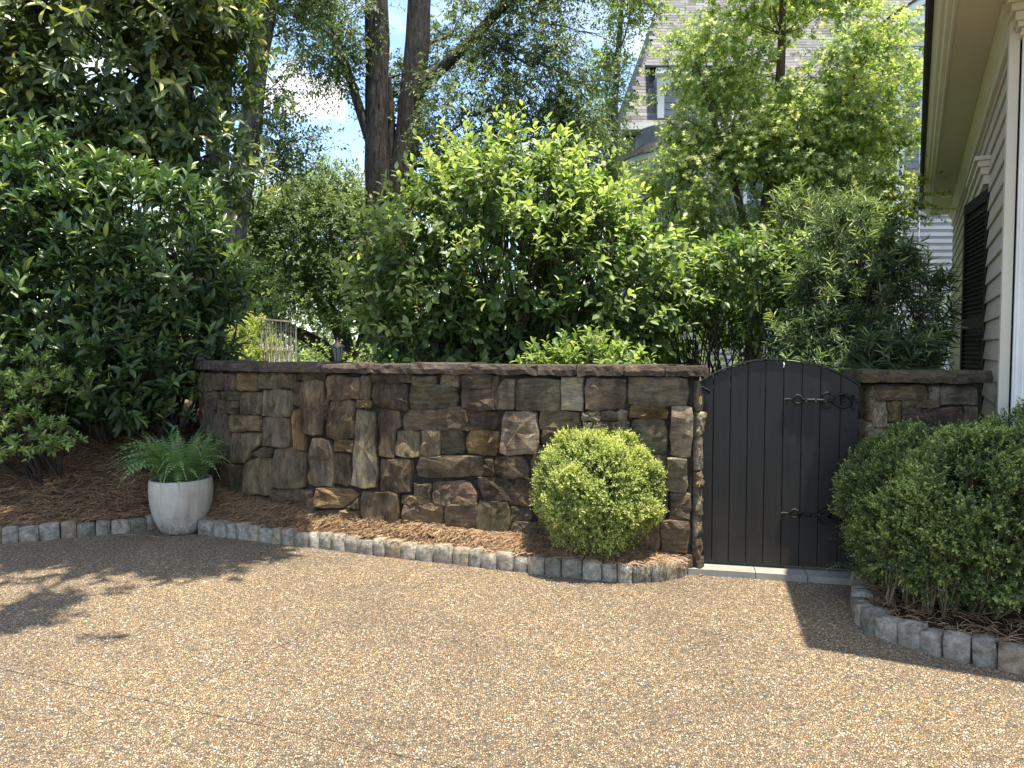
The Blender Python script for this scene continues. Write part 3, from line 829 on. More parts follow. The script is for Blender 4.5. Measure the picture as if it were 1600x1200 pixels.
# mortar core: a solid body just behind the faces
nu = 60
uu = np.linspace(0.0, WU[-1], nu)
fx = wall_xy(uu); nn = wall_n(uu)
A = Acc()
outer = fx - nn * 0.012; inner = fx - nn * 0.36
V = np.vstack([np.column_stack([outer, np.full(nu, -.05)]), np.column_stack([outer, np.full(nu, 1.405)]), np.column_stack([inner, np.full(nu, 1.405)]), np.column_stack([inner, np.full(nu, -.05)])])
F = []
for k in range(4):
    for i in range(nu - 1):
        a, b = k * nu + i, ((k + 1) % 4) * nu + i
        F.append([a, a + 1, b + 1, b])
F += [[0, nu, 2 * nu, 3 * nu], [nu - 1, 4 * nu - 1, 3 * nu - 1, 2 * nu - 1]]
A.add(V, F); A.obj('mortar_core', M['mortar'], wall)
# small chinking stones in the joints
# cap stones
def cap_stone(u0, u1, z0, z1, seed, parent, placer, front=0.055, back=-0.40, tone=(0.175, 0.142, 0.118), n=12):
    r = np.random.default_rng(seed)
    us = np.linspace(u0 + .004, u1 - .004, n)
    zt = z1 + r.normal(0, .0035)
    rows = [(-back, z0, 0), (front, z0, 1), (front + .004, (z0 + z1) / 2, 1), (front - .006, zt - .006, 1), (front - .02, zt, .5), (back, zt, 0)]
    rows[0] = (back, z0, 0)
    ns = Noise3(seed + 5, 10, 2, 9)
    V = []
    for h, z, k in rows:
        h_ = h + k * (0.008 * ns(np.column_stack([us, us * 0 + z * 3, us * 0])) + r.normal(0, .004, n))
        z_ = np.full(n, z) + (k > 0) * r.normal(0, .004, n)
        V.append(placer(us, z_, h_))
    m = len(rows)
    V = np.vstack(V)
    F = []
    for k in range(m):
        for i in range(n - 1):
            a = k * n + i; b = ((k + 1) % m) * n + i
            F.append([a, a + 1, b + 1, b])
    F += [[k * n for k in range(m)], [k * n + n - 1 for k in range(m)][::-1]]
    o = mesh_obj('cap_stone', V, F, M['cap'], parent)
    kk = r.uniform(.82, 1.15)
    o.color = (tone[0] * kk, tone[1] * kk, tone[2] * kk * r.uniform(.95, 1.05), 1)
def place_cap(u, z, h):
    return place_wall(u, z, h)
edges = [-.01, .30, .589, .93, 1.22, 1.757, 2.236, 2.6, 3.03, 3.685, 4.2, 4.7, 5.25, 6.0]
for i in range(len(edges) - 1):
    cap_stone(edges[i], edges[i + 1], 1.408, 1.482, 300 + i, wall, place_cap)
# ------------------------------------------------------------------ pier right of the gate
pier = empty('stone_pier', (2.8, 5.15, 0), 'short fieldstone pier with a thick slab cap, right of the gate', 'wall')
PA = np.array([2.475, 5.03]); PB = np.array([3.135, 4.955])
pd = (PB - PA) / np.linalg.norm(PB - PA); pn = np.array([pd[1], -pd[0]])
def place_pier(u, z, h):
    return np.column_stack([PA + np.outer(u, pd) + np.outer(np.asarray(h), pn), z])
PW = np.linalg.norm(PB - PA)
def pq_(x0, y0, x1, y1):
    f = lambda x: (x - 925) / (1460 - 925) * PW
    g = lambda y: 1.35 - (y - 190) * (5.0 / 1150 / 3.158)
    return [(f(x0), g(y0)), (f(x1), g(y0)), (f(x1), g(y1)), (f(x0), g(y1))][::-1]
for i, (k, q) in enumerate([('b', (930,192,1200,262)), ('g', (1203,192,1262,262)), ('g', (1268,192,1458,282)), ('l', (925,268,988,398)), ('o', (998,268,1070,370)), ('d', (1072,300,1388,378)), ('b', (1075,265,1262,295)), ('l', (925,402,985,560)), ('g', (990,378,1215,488)), ('g', (1222,383,1392,488)),
                            ('g', (1396,288,1460,430)), ('b', (990,495,1200,620)), ('g', (1206,492,1460,612)), ('b', (925,566,986,760)), ('d', (990,626,1230,760)), ('g', (1236,618,1460,770)), ('b', (925,768,1160,960)), ('g', (1166,775,1460,960)), ('d', (925,966,1460,1120))]):
    V, F = stone_shape(pq_(*q), 700 + i, rs.uniform(.012, .035), place_pier)
    add_stone('stone', V, F, TONE[k], M['stone_h'] if q[2] - q[0] > 80 else M['stone_v'], pier, rs)
# its left return face, towards the gate
for i, (z0, z1, k) in enumerate(((1.345, 1.10, 'g'), (1.09, .86, 'l'), (.85, .66, 'g'), (.65, .4, 'b'), (.39, .02, 'g'))):
    V, F = stone_shape([(0, z1), (0.27, z1), (0.27, z0), (0, z0)][::-1], 760 + i, .012, lambda u, z, h: np.column_stack([PA + np.outer(u, -pn) + np.outer(-np.asarray(h), pd), z]))
    add_stone('stone', V, F, TONE[k], M['stone_h'], pier, rs)
A = Acc()
c_ = (PA + PB) / 2 - pn * 0.15
A.box((c_[0], c_[1], .66), (*pd, 0), (*pn, 0), (0, 0, 1), PW / 2 - .012, .14, .70); A.obj('mortar_core', M['mortar'], pier)
cap_stone(-.085, PW + .075, 1.372, 1.452, 400, pier, place_pier, front=.06, back=-.36, tone=(.26, .22, .155), n=14)

# ------------------------------------------------------------------ threshold and gate
GA = np.array([1.342, 5.291]); GB = np.array([2.386, 5.06])
gd = (GB - GA) / np.linalg.norm(GB - GA); gn = np.array([gd[1], -gd[0]])      # gn towards the viewer
GW = np.linalg.norm(GB - GA)
def gp(u, out, z):
    p = GA + gd * u + gn * out
    return np.array([p[0], p[1], z])
th = empty('threshold', (1.85, 5.1, 0), 'flat bluestone threshold slabs under the black gate', 'threshold')
for u0, u1 in ((-.06, .395), (.400, .735), (.740, 1.10)):
    A = Acc()
    c = gp((u0 + u1) / 2, .005, .018)
    A.box(c, (*gd, 0), (*gn, 0), (0, 0, 1), (u1 - u0) / 2, .155, .027)
    A.obj('slab', M['bluestone'], th)
gate = empty('garden_gate', tuple(gp(GW / 2, 0, .05)), 'black arched plank garden gate with iron strap hinges', 'gate')
pxs = [1090, 1114, 1141, 1168, 1195, 1223, 1251, 1279, 1309, 1336]
us = [(p - 1090) / (1336 - 1090) * GW for p in pxs]
def arch(u):
    # spring 1.335 at both ends, crown 1.522
    x = (u - GW / 2) / (GW / 2)
    R = (1 + .36 ** 2) / (2 * .36)
    return 1.345 + 0.177 * ((math.sqrt(max(0, R * R - x * x)) - (R - .36)) / .36)
for i in range(9):
    u0, u1 = us[i] + .0011, us[i + 1] - .0011
    A = Acc()
    n = 5
    uq = np.linspace(u0, u1, n)
    zb = .068
    prof = [(u, arch(u)) for u in uq]
    front = []; bev = .004
    # plank: front face with small chamfers, back face
    L = len(prof)
    def ring(off, ins):
        pts = []
        for j, (u, z) in enumerate(prof):
            uu_ = min(max(u, u0 + ins), u1 - ins)
            pts.append(gp(uu_, off, z - ins))
        pts.append(gp(u1 - ins, off, zb + ins)); pts.append(gp(u0 + ins, off, zb + ins))
        return pts
    r0, r1, r2 = ring(.0, 0), ring(.020 - bev, 0), ring(.020, bev)
    m = len(r0)
    V = np.array(r0 + r1 + r2)
    F = [[k * m + j, (k + 1) * m + j, (k + 1) * m + (j + 1) % m, k * m + (j + 1) % m] for k in range(2) for j in range(m)]
    F += [list(range(2 * m, 3 * m)), list(range(m))[::-1]]
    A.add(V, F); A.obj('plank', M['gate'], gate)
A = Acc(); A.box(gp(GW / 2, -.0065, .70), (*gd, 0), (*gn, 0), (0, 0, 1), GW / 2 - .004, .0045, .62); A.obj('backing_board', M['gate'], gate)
# frame behind the planks
A = Acc()
for uc, hw in ((.05, .045), (GW - .05, .045)):
    A.box(gp(uc, -.0325, .70), (*gd, 0), (*gn, 0), (0, 0, 1), hw, .02, .62)
for zc in (.16, .72, 1.25):
    A.box(gp(GW / 2, -.032, zc), (*gd, 0), (*gn, 0), (0, 0, 1), GW / 2 - .098, .0195, .05)
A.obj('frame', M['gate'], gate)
# thin arched capping strip
A = Acc()
pts_in = [(u, arch(u)) for u in np.linspace(.0, GW, 25)]
V = []
for u, z in pts_in:
    V += [gp(u, .027, z + .003), gp(u, .027, z + .013), gp(u, -.045, z + .013), gp(u, -.045, z + .003)]
F = []
for i in range(24):
    for k in range(4):
        F.append([i * 4 + k, i * 4 + (k + 1) % 4, i * 4 + 4 + (k + 1) % 4, i * 4 + 4 + k])
F += [[0, 1, 2, 3][::-1], [96, 97, 98, 99]]
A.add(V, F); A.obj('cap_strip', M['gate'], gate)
def hinge(u0, zc, full):
    """scrolled strap; crop pixels -> metres"""
    s = 0.00088
    A = Acc()
    def P(x, y, o=.030):
        return gp(u0 + (x - 190) * s * 1.02, o, zc - (y - 160) * s)
    def curve(pts, r=.0055, n=None, closed=False):
        Q = np.array([P(x, y) for x, y in pts])
        if n:
            Q = spline(Q, n, closed)
        A.tube(Q, r * 1.3, 6, closed=closed)
    circ = lambda cx, cy, r, a0=0, a1=360, k=14: [(cx + r * math.cos(rad(a0 + (a1 - a0) * i / (k - 1))), cy + r * math.sin(rad(a0 + (a1 - a0) * i / (k - 1)))) for i in range(k)]
    A.tube(np.array([P(168, 155), P(185, 155), P(200, 155), P(236, 156)]), [.003, .009, .010, .005], 6)
    curve(circ(270, 155, 33, 0, 342, 15)[:-1], .0065, closed=True)
    curve([(303, 157), (360, 158), (430, 159), (512, 160)], .0085)
    curve(circ(484, 130, 32, 80, 330, 12), .0055)
    curve(circ(484, 190, 32, -80, -330, 12), .0055)
    curve([(508, 160), (535, 138), (565, 112), (600, 103), (632, 116), (652, 145), (655, 165), (645, 190), (622, 212), (598, 215), (560, 200), (535, 180), (510, 160)], .0075)
    curve([(578, 158), (625, 158)], .006)
    curve([(578, 205), (612, 205)], .006)
    curve([(600, 120), (600, 205)], .005)
    curve([(648, 157), (690, 158), (722, 160)], .008)
    curve([(670, 115), (672, 235)], .006)
    for bx in (330, 400, 470, 672):
        A.tube(np.array([P(bx, 159, .030), P(bx, 159, .043)]), .010, 7)
    return A.obj('strap_hinge', M['iron'], gate, smooth=True)
def spline(Q, n, closed=False):
    return Q
hinge((1228 - 1090) / 246 * GW - .0, 1.243, True)
hinge((1226 - 1090) / 246 * GW - .0, .440, True)
A = Acc()
sp_ = []
for i in range(30):
    a = -1.2 + i * .27; r_ = .044 * (1 - i / 34)
    sp_.append(gp(.042 + r_ * math.cos(a) * .9, .032, 1.285 + r_ * math.sin(a)))
A.tube(np.array([gp(.0, .032, 1.325), gp(.03, .032, 1.33)] + sp_[4:]), .0055, 6)
A.obj('scroll_latch', M['iron'], gate, smooth=True)
A = Acc(); A.tube(np.array([gp(.575, .024, 1.506), gp(.578, .030, 1.49), gp(.574, .024, 1.47)]), .0035, 5); A.obj('staple', M['white'], gate)

# ------------------------------------------------------------------ house on the right
HC = np.array([3.203, 4.769]); hu = np.array([.4790, .8778]); hv = np.array([-.8778, .4790])
def hp(u, v, z):
    p = HC + hu * u + hv * v
    return np.array([p[0], p[1], z])
HU = (*hu, 0); HV = (*hv, 0); ZZ = (0, 0, 1)
house = empty('house', tuple(hp(4, -2, 0)), 'taupe clapboard house at the right edge with deep cream eaves', 'house')
HL = 8.4
A = Acc(); A.box(hp(HL / 2, -2.55, 1.88), HU, HV, ZZ, HL / 2 - .02, 2.5, 1.9); A.obj('wall_core', M['taupe'], house)
z = 0.30
while z < 3.56:
    zt = min(z + .155, 3.60)
    # lap board: thick at its lower edge, tucked behind the one above
    prof = [hp(.09, -.03, z), hp(.09, .020, z), hp(.09, .0235, z + .004), hp(.09, .004, zt + .02), hp(.09, -.03, zt + .02)]
    A = Acc(); A.prism(prof, np.array([*hu, 0]) * (HL - .10)); A.obj('siding_board', M['taupe'], house)
    z += .152
A = Acc(); A.box(hp(HL / 2, .0, .15), HU, HV, ZZ, HL / 2, .03, .145); A.obj('foundation', M['mortar'], house)
A = Acc(); A.box(hp(.045, .010, 1.80), HU, HV, ZZ, .05, .028, 1.80); A.obj('corner_board', M['cream'], house)
# frieze, bed mould, soffit, crown, gutter, roof
A = Acc()
A.box(hp(HL / 2 + .05, .012, 3.70), HU, HV, ZZ, HL / 2 + .02, .022, .098)
A.prism([hp(.0, .034, 3.70), hp(0, .050, 3.72), hp(0, .085, 3.775), hp(0, .085, 3.798), hp(0, .034, 3.798)], np.array([*hu, 0]) * HL)
A.obj('frieze_board', M['cream'], house)
A = Acc(); A.box(hp(HL / 2 - .4, .165, 3.815), HU, HV, ZZ, HL / 2 + .4, .2, .015); A.obj('soffit', M['soffit'], house)
A = Acc()
E0 = -.33
A.prism([hp(E0, .335, 3.79), hp(E0, .352, 3.786), hp(E0, .362, 3.800), hp(E0, .388, 3.806), hp(E0, .400, 3.835), hp(E0, .422, 3.84), hp(E0, .442, 3.875), hp(E0, .462, 3.90), hp(E0, .462, 3.94), hp(E0, .335, 3.94)], np.array([*hu, 0]) * (HL - E0))
A.obj('crown_moulding', M['cream'], house)
A = Acc()
A.prism([hp(-.2, .466, 3.895), hp(-.2, .495, 3.895), hp(-.2, .514, 3.925), hp(-.2, .514, 3.955), hp(-.2, .466, 3.955)], np.array([*hu, 0]) * (HL + .2))
A.obj('roof_edge', M['gutter'], house)
A = Acc()
rp = [hp(HL + .02, .51, 0)[:2], np.array([2.53, 4.60]), np.array([2.212, 3.403]), np.array([2.212, 3.403]) + np.array([.865, -.423]) * 6, hp(HL + .02, -7, 0)[:2]]  # near corner is out of view, shaped for its shadow on the driveway
n = len(rp)
V = [(*p, 3.957) for p in rp] + [(*p, 4.01) for p in rp]
A.add(V, [[i, (i + 1) % n, n + (i + 1) % n, n + i] for i in range(n)] + [list(range(n))[::-1], list(range(n, 2 * n))])
A.obj('roof_deck', M['gutter'], house)
A = Acc()
A.prism([hp(0, .40, 4.012), hp(0, -2.6, 5.9), hp(0, -5.6, 4.012)], np.array([*hu, 0]) * HL); A.obj('roof', M['gutter'], house)
# front soffit under the deck ahead of the corner
A = Acc()
fs = [hp(-.02, .332, 0)[:2], np.array([2.56, 4.42]), np.array([2.28, 3.47]), np.array([2.28, 3.47]) + np.array([.865, -.423]) * 5, hp(-.02, -5.2, 0)[:2]]
n = len(fs)
A.add([(*p, 3.832) for p in fs] + [(*p, 3.95) for p in fs], [[i, (i + 1) % n, n + (i + 1) % n, n + i] for i in range(n)] + [list(range(n))[::-1], list(range(n, 2 * n))])
A.obj('soffit', M['soffit'], house)
# fluted corner pilaster on the front and its stepped capital
A = Acc()
A.box(hp(-.022, -.155, 1.85), HU, HV, ZZ, .026, .125, 1.72)
for i in range(7):
    v = -.050 - i * .035
    A.tube(np.array([hp(-.050, v, .62), hp(-.050, v, 3.5)]), .0115, 8)
A.box(hp(-.045, -.155, .30), HU, HV, ZZ, .055, .15, .24)
A.obj('pilaster', M['white'], house)
A = Acc()
for z0, z1, e in ((3.555, 3.575, .020), (3.577, 3.60, .012), (3.602, 3.635, .035), (3.637, 3.69, .05), (3.692, 3.735, .075), (3.737, 3.829, .10)):
    A.box(hp(-.03, -.16, (z0 + z1) / 2), HU, HV, ZZ, .04 + e, .13 + e, (z1 - z0) / 2)
A.obj('capital', M['cream'], house)
A = Acc(); A.box(hp(.012, -2.75, 1.8), HU, HV, ZZ, .01, 2.4, 1.75); A.obj('front_wall', M['taupe'], house)
z = 0.30
while z < 3.4:
    zt = z + .155
    A = Acc(); A.prism([hp(.0, -.295, z), hp(-.022, -.295, z), hp(-.0255, -.295, z + .004), hp(-.006, -.295, zt + .02), hp(.0, -.295, zt + .02)][::-1], np.array([*(-hv), 0]) * 4.8)
    A.obj('siding_board', M['taupe'], house)
    z += .152
# window with its shutters and crown
def Hpt(u, v): return HC + hu * u + hv * v
def uv_of(p):
    d = np.array(p) - HC
    return d @ hu, d @ hv
A = Acc(); A.box(hp(2.32, .012, 1.85), HU, HV, ZZ, .56, .016, 1.12)
win = A.obj('window', M['white'], house)
A = Acc(); A.box(hp(2.32, .033, 1.85), HU, HV, ZZ, .48, .003, 1.04); A.obj('pane', M['glass'], win)
A = Acc()
for z0, z1, e in ((2.965, 3.04, .02), (3.042, 3.10, .05), (3.102, 3.15, .085), (3.152, 3.185, .12)):
    A.box(hp(2.1, .02 + e * .35, (z0 + z1) / 2), HU, HV, ZZ, .52 + e * .6, .02 + e * .35, (z1 - z0) / 2)
A.obj('window_crown', M['cream'], house)
def shutter(hinge_xy, free_xy, z0, z1):
    a = np.array(hinge_xy); b = np.array(free_xy); L = np.linalg.norm(b - a); d = (b - a) / L; nn_ = np.array([-d[1], d[0]])
    if nn_ @ (-a) < 0: nn_ = -nn_
    D = (*d, 0); NN = (*nn_, 0)
    pt = lambda s, o, z: np.array([*(a + d * s + nn_ * o), z])
    A = Acc()
    for s in (.03, L - .03):
        A.box(pt(s, 0, (z0 + z1) / 2), D, NN, ZZ, .03, .018, (z1 - z0) / 2)
    for zz in (z0 + .05, (z0 + z1) / 2, z1 - .05):
        A.box(pt(L / 2, 0, zz), D, NN, ZZ, L / 2 - .0605, .0165, .05)
    A.box(pt(L / 2, -.009, (z0 + z1) / 2), D, NN, ZZ, L / 2 - .0625, .002, (z1 - z0) / 2 - .103)
    root = A.obj('shutter', M['shutter'], house)
    zz = z0 + .13
    A = Acc()
    lv = []
    while zz < z1 - .12:
        if abs(zz - (z0 + z1) / 2) > .075:
            ez = np.array([*(nn_ * .55), -.835]);  en = np.array([*(nn_ * .835), .55])
            B = Acc(); B.box(pt(L / 2, 0, zz), D, ez, en, L / 2 - .062, .019, .0035)
            mesh_obj('louvre', np.vstack(B.V), B.F, M['shutter'], house).parent = root
            lv.append(1)
        zz += .040
    for o in root.children:   # children carry the house offset through the shutter
        o.location = (0, 0, 0)
shutter((3.935, 6.12), (4.235, 6.93), .72, 2.93)
shutter((5.17, 8.38), (4.92, 8.02), .72, 2.93)
A = Acc(); A.tube(np.array([hp(6.67, .165, 3.798), hp(6.67, .165, 3.788)]), .075, 18); A.obj('soffit_light', M['white'], house)

# ------------------------------------------------------------------ neighbour's house
nh = empty('house', (8, 22, 0), 'tall grey clapboard house with grey shingle roof behind the yellow green tree', 'house')
YW = 20.6
k_ = lambda x: (x - 800) * 0.01791   # scale used when measuring the facade, 20.6 m away
zf = lambda y: 1.6 + (545 - y) * 0.01791
A = Acc(); A.box((9.2, 25.5, 4.4), (1, 0, 0), (0, 1, 0), ZZ, 5.4, 4.8, 4.4); A.obj('wall_core', M['grey_siding'], nh)
def lap_siding(name, x0, x1, y, z0, z1, parent, step=.17):
    A = Acc(); z = z0
    while z < z1 - .01:
        zt = min(z + step, z1)
        A.prism([(x0, y + .03, z), (x0, y - .022, z), (x0, y - .004, zt), (x0, y + .03, zt)], (x1 - x0, 0, 0))
        z += step
    return A.obj(name, M['grey_siding'], parent, kind='stuff')
lap_siding('siding', 3.86, 14.4, YW, .3, 8.0, nh)
# corner boards, frieze
A = Acc(); A.box((3.80, YW - .02, 3.9), (1, 0, 0), (0, 1, 0), ZZ, .09, .07, 3.9); A.obj('corner_board', M['white'], nh)
def shingles(name, o, ex, eu, w, h, parent, seed, inside=None, tw=.30, th=.155):
    """o lower left corner, ex along the eave, eu up the slope"""
    r = np.random.default_rng(seed)
    o = np.array(o, float); ex = nrm(np.array(ex, float)); eu = nrm(np.array(eu, float)); en = np.cross(ex, eu)
    if en[2] < 0: en = -en
    V = []; F = []; T = []
    row = 0; b = 0.0
    while b < h:
        a = -r.uniform(0, tw)
        while a < w:
            ww = tw * r.uniform(.6, 1.25)
            a0, a1 = max(a, 0), min(a + ww - .006, w)
            if a1 - a0 > .03 and (inside is None or inside((a0 + a1) / 2, b + th / 2)):
                n0 = len(V)
                t0 = .009 + r.uniform(0, .006)
                for aa in (a0, a1):
                    V += [o + ex * aa + eu * b + en * .001, o + ex * aa + eu * b + en * t0, o + ex * aa + eu * (b + th + .03) + en * .004]
                F += [[n0, n0 + 1, n0 + 4, n0 + 3], [n0 + 1, n0 + 2, n0 + 5, n0 + 4], [n0, n0 + 2, n0 + 1], [n0 + 3, n0 + 4, n0 + 5]]
                T += [r.beta(2, 2)] * 6
            a += ww
        b += th; row += 1
    return mesh_obj(name, V, F, M['shingle'], parent, T, kind='stuff')
# big roof: eave at z 7.65, hip on the left
slope = nrm(np.array([0, 1.0, 1.25]))
RX0 = 3.0
mesh_obj('roof', [(RX0, 20.05, 7.62), (15.5, 20.05, 7.62), (15.5, 26.0, 15.06), (RX0 + 2.6, 26.0, 15.06), (RX0, 29.0, 7.62)], [[0, 1, 2, 3], [0, 3, 4]], M['gutter'], nh)
shingles('roof_shingles', (RX0, 20.03, 7.64), (1, 0, 0), slope, 12.5, 9.5, nh, 1, lambda a, b: a > b * .275)
A = Acc()
A.box((RX0 + 6.2, 19.98, 7.53), (1, 0, 0), (0, 1, 0), ZZ, 6.3, .07, .09)
A.box((RX0 + 6.2, 20.33, 7.45), (1, 0, 0), (0, 1, 0), ZZ, 6.2, .28, .03)
A.box((RX0 + 6.6, 20.52, 7.22), (1, 0, 0), (0, 1, 0), ZZ, 5.9, .06, .20)
A.box((RX0 + .05, 24.5, 7.53), (1, 0, 0), (0, 1, 0), ZZ, .07, 4.45, .09)
A.box((RX0 + .44, 24.5, 7.45), (1, 0, 0), (0, 1, 0), ZZ, .31, 4.1, .03)
A.obj('eave_trim', M['white'], nh)
# wall dormer rising through the eave
dm = empty('dormer', (4.95, 20.3, 8), None); dm.parent = nh; dm.location = (4.95 - 8, 20.3 - 22, 8)
def sub(A, name, mat, root, kind=None):
    V = np.vstack(A.V) - np.array(root.matrix_world.translation if False else (np.array(root.location) + np.array(root.parent.location)))
    o = bpy.data.objects.new(name, mesh_data(name, V, A.F, mat))
    if kind: o['kind'] = kind
    return link(o, root)
A = Acc(); A.box((4.95, 21.2, 8.2), (1, 0, 0), (0, 1, 0), ZZ, .95, .95, .95)
for i in range(9):
    z = 7.30 + i * .19
    A.prism([(4.05, 20.24, z), (4.05, 20.215, z), (4.05, 20.235, z + .18), (4.05, 20.24, z + .18)], (1.8, 0, 0))
sub(A, 'dormer_wall', M['grey_siding'], dm)
A = Acc()
A.box((4.01, 20.21, 8.1), (1, 0, 0), (0, 1, 0), ZZ, .09, .05, .82); A.box((5.89, 20.21, 8.1), (1, 0, 0), (0, 1, 0), ZZ, .09, .05, .82)
A.box((4.95, 20.20, 8.80), (1, 0, 0), (0, 1, 0), ZZ, 1.02, .055, .115)
A.box((4.95, 20.05, 9.0), (1, 0, 0), (0, 1, 0), ZZ, 1.10, .09, .075); A.box((4.95, 20.15, 8.935), (1, 0, 0), (0, 1, 0), ZZ, 1.07, .16, .016)
sub(A, 'dormer_trim', M['white'], dm)
A = Acc(); A.prism([(3.85, 19.95, 9.08), (3.85, 19.95, 9.12), (3.85, 23.0, 10.3), (3.85, 23.0, 10.2)], (2.2, 0, 0)); sub(A, 'dormer_roof', M['gutter'], dm)
# front gable at the right with dentils
gb = empty('gable', (10.9, 20, 10), None); gb.parent = nh; gb.location = (10.9 - 8, 20 - 22, 10)
A = Acc(); A.box((11.75, 20.9, 5.2), (1, 0, 0), (0, 1, 0), ZZ, 1.4, .95, 5.0); sub(A, 'gable_wall', M['grey_siding'], gb)
lap_siding('siding', 10.30, 13.2, 19.92, .3, 9.45, nh, .18)
A = Acc()
A.box((11.65, 19.68, 10.06), (1, 0, 0), (0, 1, 0), ZZ, 1.72, .34, .08); A.box((11.65, 19.76, 9.93), (1, 0, 0), (0, 1, 0), ZZ, 1.62, .26, .05); A.box((11.65, 19.84, 9.72), (1, 0, 0), (0, 1, 0), ZZ, 1.42, .06, .155)
A.box((10.32, 19.87, 5.0), (1, 0, 0), (0, 1, 0), ZZ, .10, .06, 4.5)
an = math.atan2(.62, 1)
for s in (1,):
    cx, cz = 11.9, 10.55
    ex = np.array([math.cos(an) * 1, 0, math.sin(an)]); ezz = np.array([-math.sin(an), 0, math.cos(an)])
    A.box((11.15, 19.62, 10.90), ex, (0, 1, 0), ezz, 1.45, .36, .09)
    A.box((11.22, 19.74, 10.72), ex, (0, 1, 0), ezz, 1.3, .20, .08)
    for i in range(11):
        c = np.array([10.22, 19.72, 10.10]) + ex * (i * .235 + .15) + ezz * -.02
        A.box(c + np.array([.12, 0, 0]), ex, (0, 1, 0), ezz, .065, .14, .085)
sub(A, 'gable_trim', M['white'], gb)
A = Acc(); A.add([(10.0, 19.86, 10.14), (13.2, 19.86, 10.14), (13.2, 19.86, 12.1)], [[0, 1, 2]]); sub(A, 'gable_face', M['grey_siding'], gb)
A = Acc()
A.prism([(9.75, 19.22, 10.12), (13.3, 19.22, 12.30), (13.3, 19.22, 12.36), (9.72, 19.22, 10.17)], (0, 3, 0)); sub(A, 'gable_roof', M['gutter'], gb)
# downspout and gutter
A = Acc(); A.tube(np.array([(10.02, 19.4, 9.78), (10.06, 19.4, 9.55), (10.2, 19.5, 9.38), (10.55, 19.62, 9.33), (10.74, 19.7, 9.2), (10.80, 19.7, 8.95), (10.80, 19.7, 4.0)]), .085, 8); A.obj('downspout', M['white'], nh)
A = Acc()
for x in (10.75,):
    A.box((x, 20.55, 7.5), (1, 0, 0), (0, 1, 0), ZZ, .24, .03, .62)
A.obj('shutter', M['shutter'], nh)
# upper windows
for x, z_ in ((6.9, 5.7), (8.7, 5.7), (12.75, 6.9)):
    yy = YW - .05 if x < 11 else 19.87
    A = Acc(); A.box((x, yy, z_), (1, 0, 0), (0, 1, 0), ZZ, .52, .04, .85); w_ = A.obj('window', M['white'], nh)
    A = Acc(); A.box((x, yy - .043, z_), (1, 0, 0), (0, 1, 0), ZZ, .42, .004, .75); o = A.obj('pane', M['glass'], nh); o.parent = w_
    A = Acc(); A.box((x, yy - .052, z_), (1, 0, 0), (0, 1, 0), ZZ, .42, .006, .018); A.box((x, yy - .051, z_), (1, 0, 0), (0, 1, 0), ZZ, .018, .005, .75); o = A.obj('muntin', M['white'], nh); o.parent = w_
# round bay with skirt roof and dentils
bay = empty('round_bay', (4.35, 20.3, 0), None); bay.parent = nh; bay.location = (4.35 - 8, 20.3 - 22, 0)
def ringwall(r0, z0, r1, z1, n=28):
    th_ = np.linspace(0, 2 * np.pi, n, endpoint=False)
    V = np.vstack([np.column_stack([4.35 + r0 * np.cos(th_), 20.3 + r0 * np.sin(th_), np.full(n, z0)]), np.column_stack([4.35 + r1 * np.cos(th_), 20.3 + r1 * np.sin(th_), np.full(n, z1)])])
    return V, [[i, (i + 1) % n, n + (i + 1) % n, n + i] for i in range(n)]
A = Acc(); A.add(*ringwall(1.02, .2, 1.02, 6.2)); A.add(*ringwall(.99, 6.2, .99, 7.44)); sub(A, 'bay_wall', M['grey_siding'], bay)
A = Acc()
for r0, z0, r1, z1 in ((1.05, 5.95, 1.05, 6.25), (1.05, 6.25, 1.14, 6.28), (1.14, 6.28, 1.14, 6.46), (1.14, 6.46, 1.30, 6.52), (1.30, 6.52, 1.32, 6.66), (1.32, 6.66, .9, 6.68)):
    A.add(*ringwall(r0, z0, r1, z1))
for i in range(44):
    a = i * 2 * math.pi / 44
    A.box((4.35 + 1.16 * math.cos(a), 20.3 + 1.16 * math.sin(a), 6.37), (math.cos(a), math.sin(a), 0), (-math.sin(a), math.cos(a), 0), ZZ, .05, .042, .06)
for a in np.linspace(math.pi * 1.02, math.pi * 1.98, 7):
    A.box((4.35 + 1.04 * math.cos(a), 20.3 + 1.04 * math.sin(a), 5.2), (math.cos(a), math.sin(a), 0), (-math.sin(a), math.cos(a), 0), ZZ, .04, .075, .78)
A.add(*ringwall(1.06, 4.35, 1.06, 4.46)); A.add(*ringwall(1.03, 5.6, 1.03, 5.64))
sub(A, 'bay_trim', M['white'], bay)
A = Acc()
for a0, a1 in zip(np.linspace(math.pi * 1.02, math.pi * 1.98, 7)[:-1], np.linspace(math.pi * 1.02, math.pi * 1.98, 7)[1:]):
    a = (a0 + a1) / 2
    A.box((4.35 + 1.012 * math.cos(a), 20.3 + 1.012 * math.sin(a), 5.2), (math.cos(a), math.sin(a), 0), (-math.sin(a), math.cos(a), 0), ZZ, .02, .19, .74)
sub(A, 'bay_window', M['glass'], bay)
A = Acc()
for i in range(1, 6):
    for a in np.linspace(math.pi * 1.05, math.pi * 1.95, 25):
        pass
for zz in (4.8, 5.05, 5.3):
    A.add(*ringwall(1.036, zz, 1.036, zz + .022, 40))
for a in np.linspace(math.pi * 1.02, math.pi * 1.98, 25):
    A.box((4.35 + 1.037 * math.cos(a), 20.3 + 1.037 * math.sin(a), 5.02), (math.cos(a), math.sin(a), 0), (-math.sin(a), math.cos(a), 0), ZZ, .008, .010, .56)
sub(A, 'muntin', M['white'], bay)
A = Acc()
A.add(*ringwall(1.36, 6.66, 1.0, 7.0))
sub(A, 'bay_roof', M['gutter'], bay)
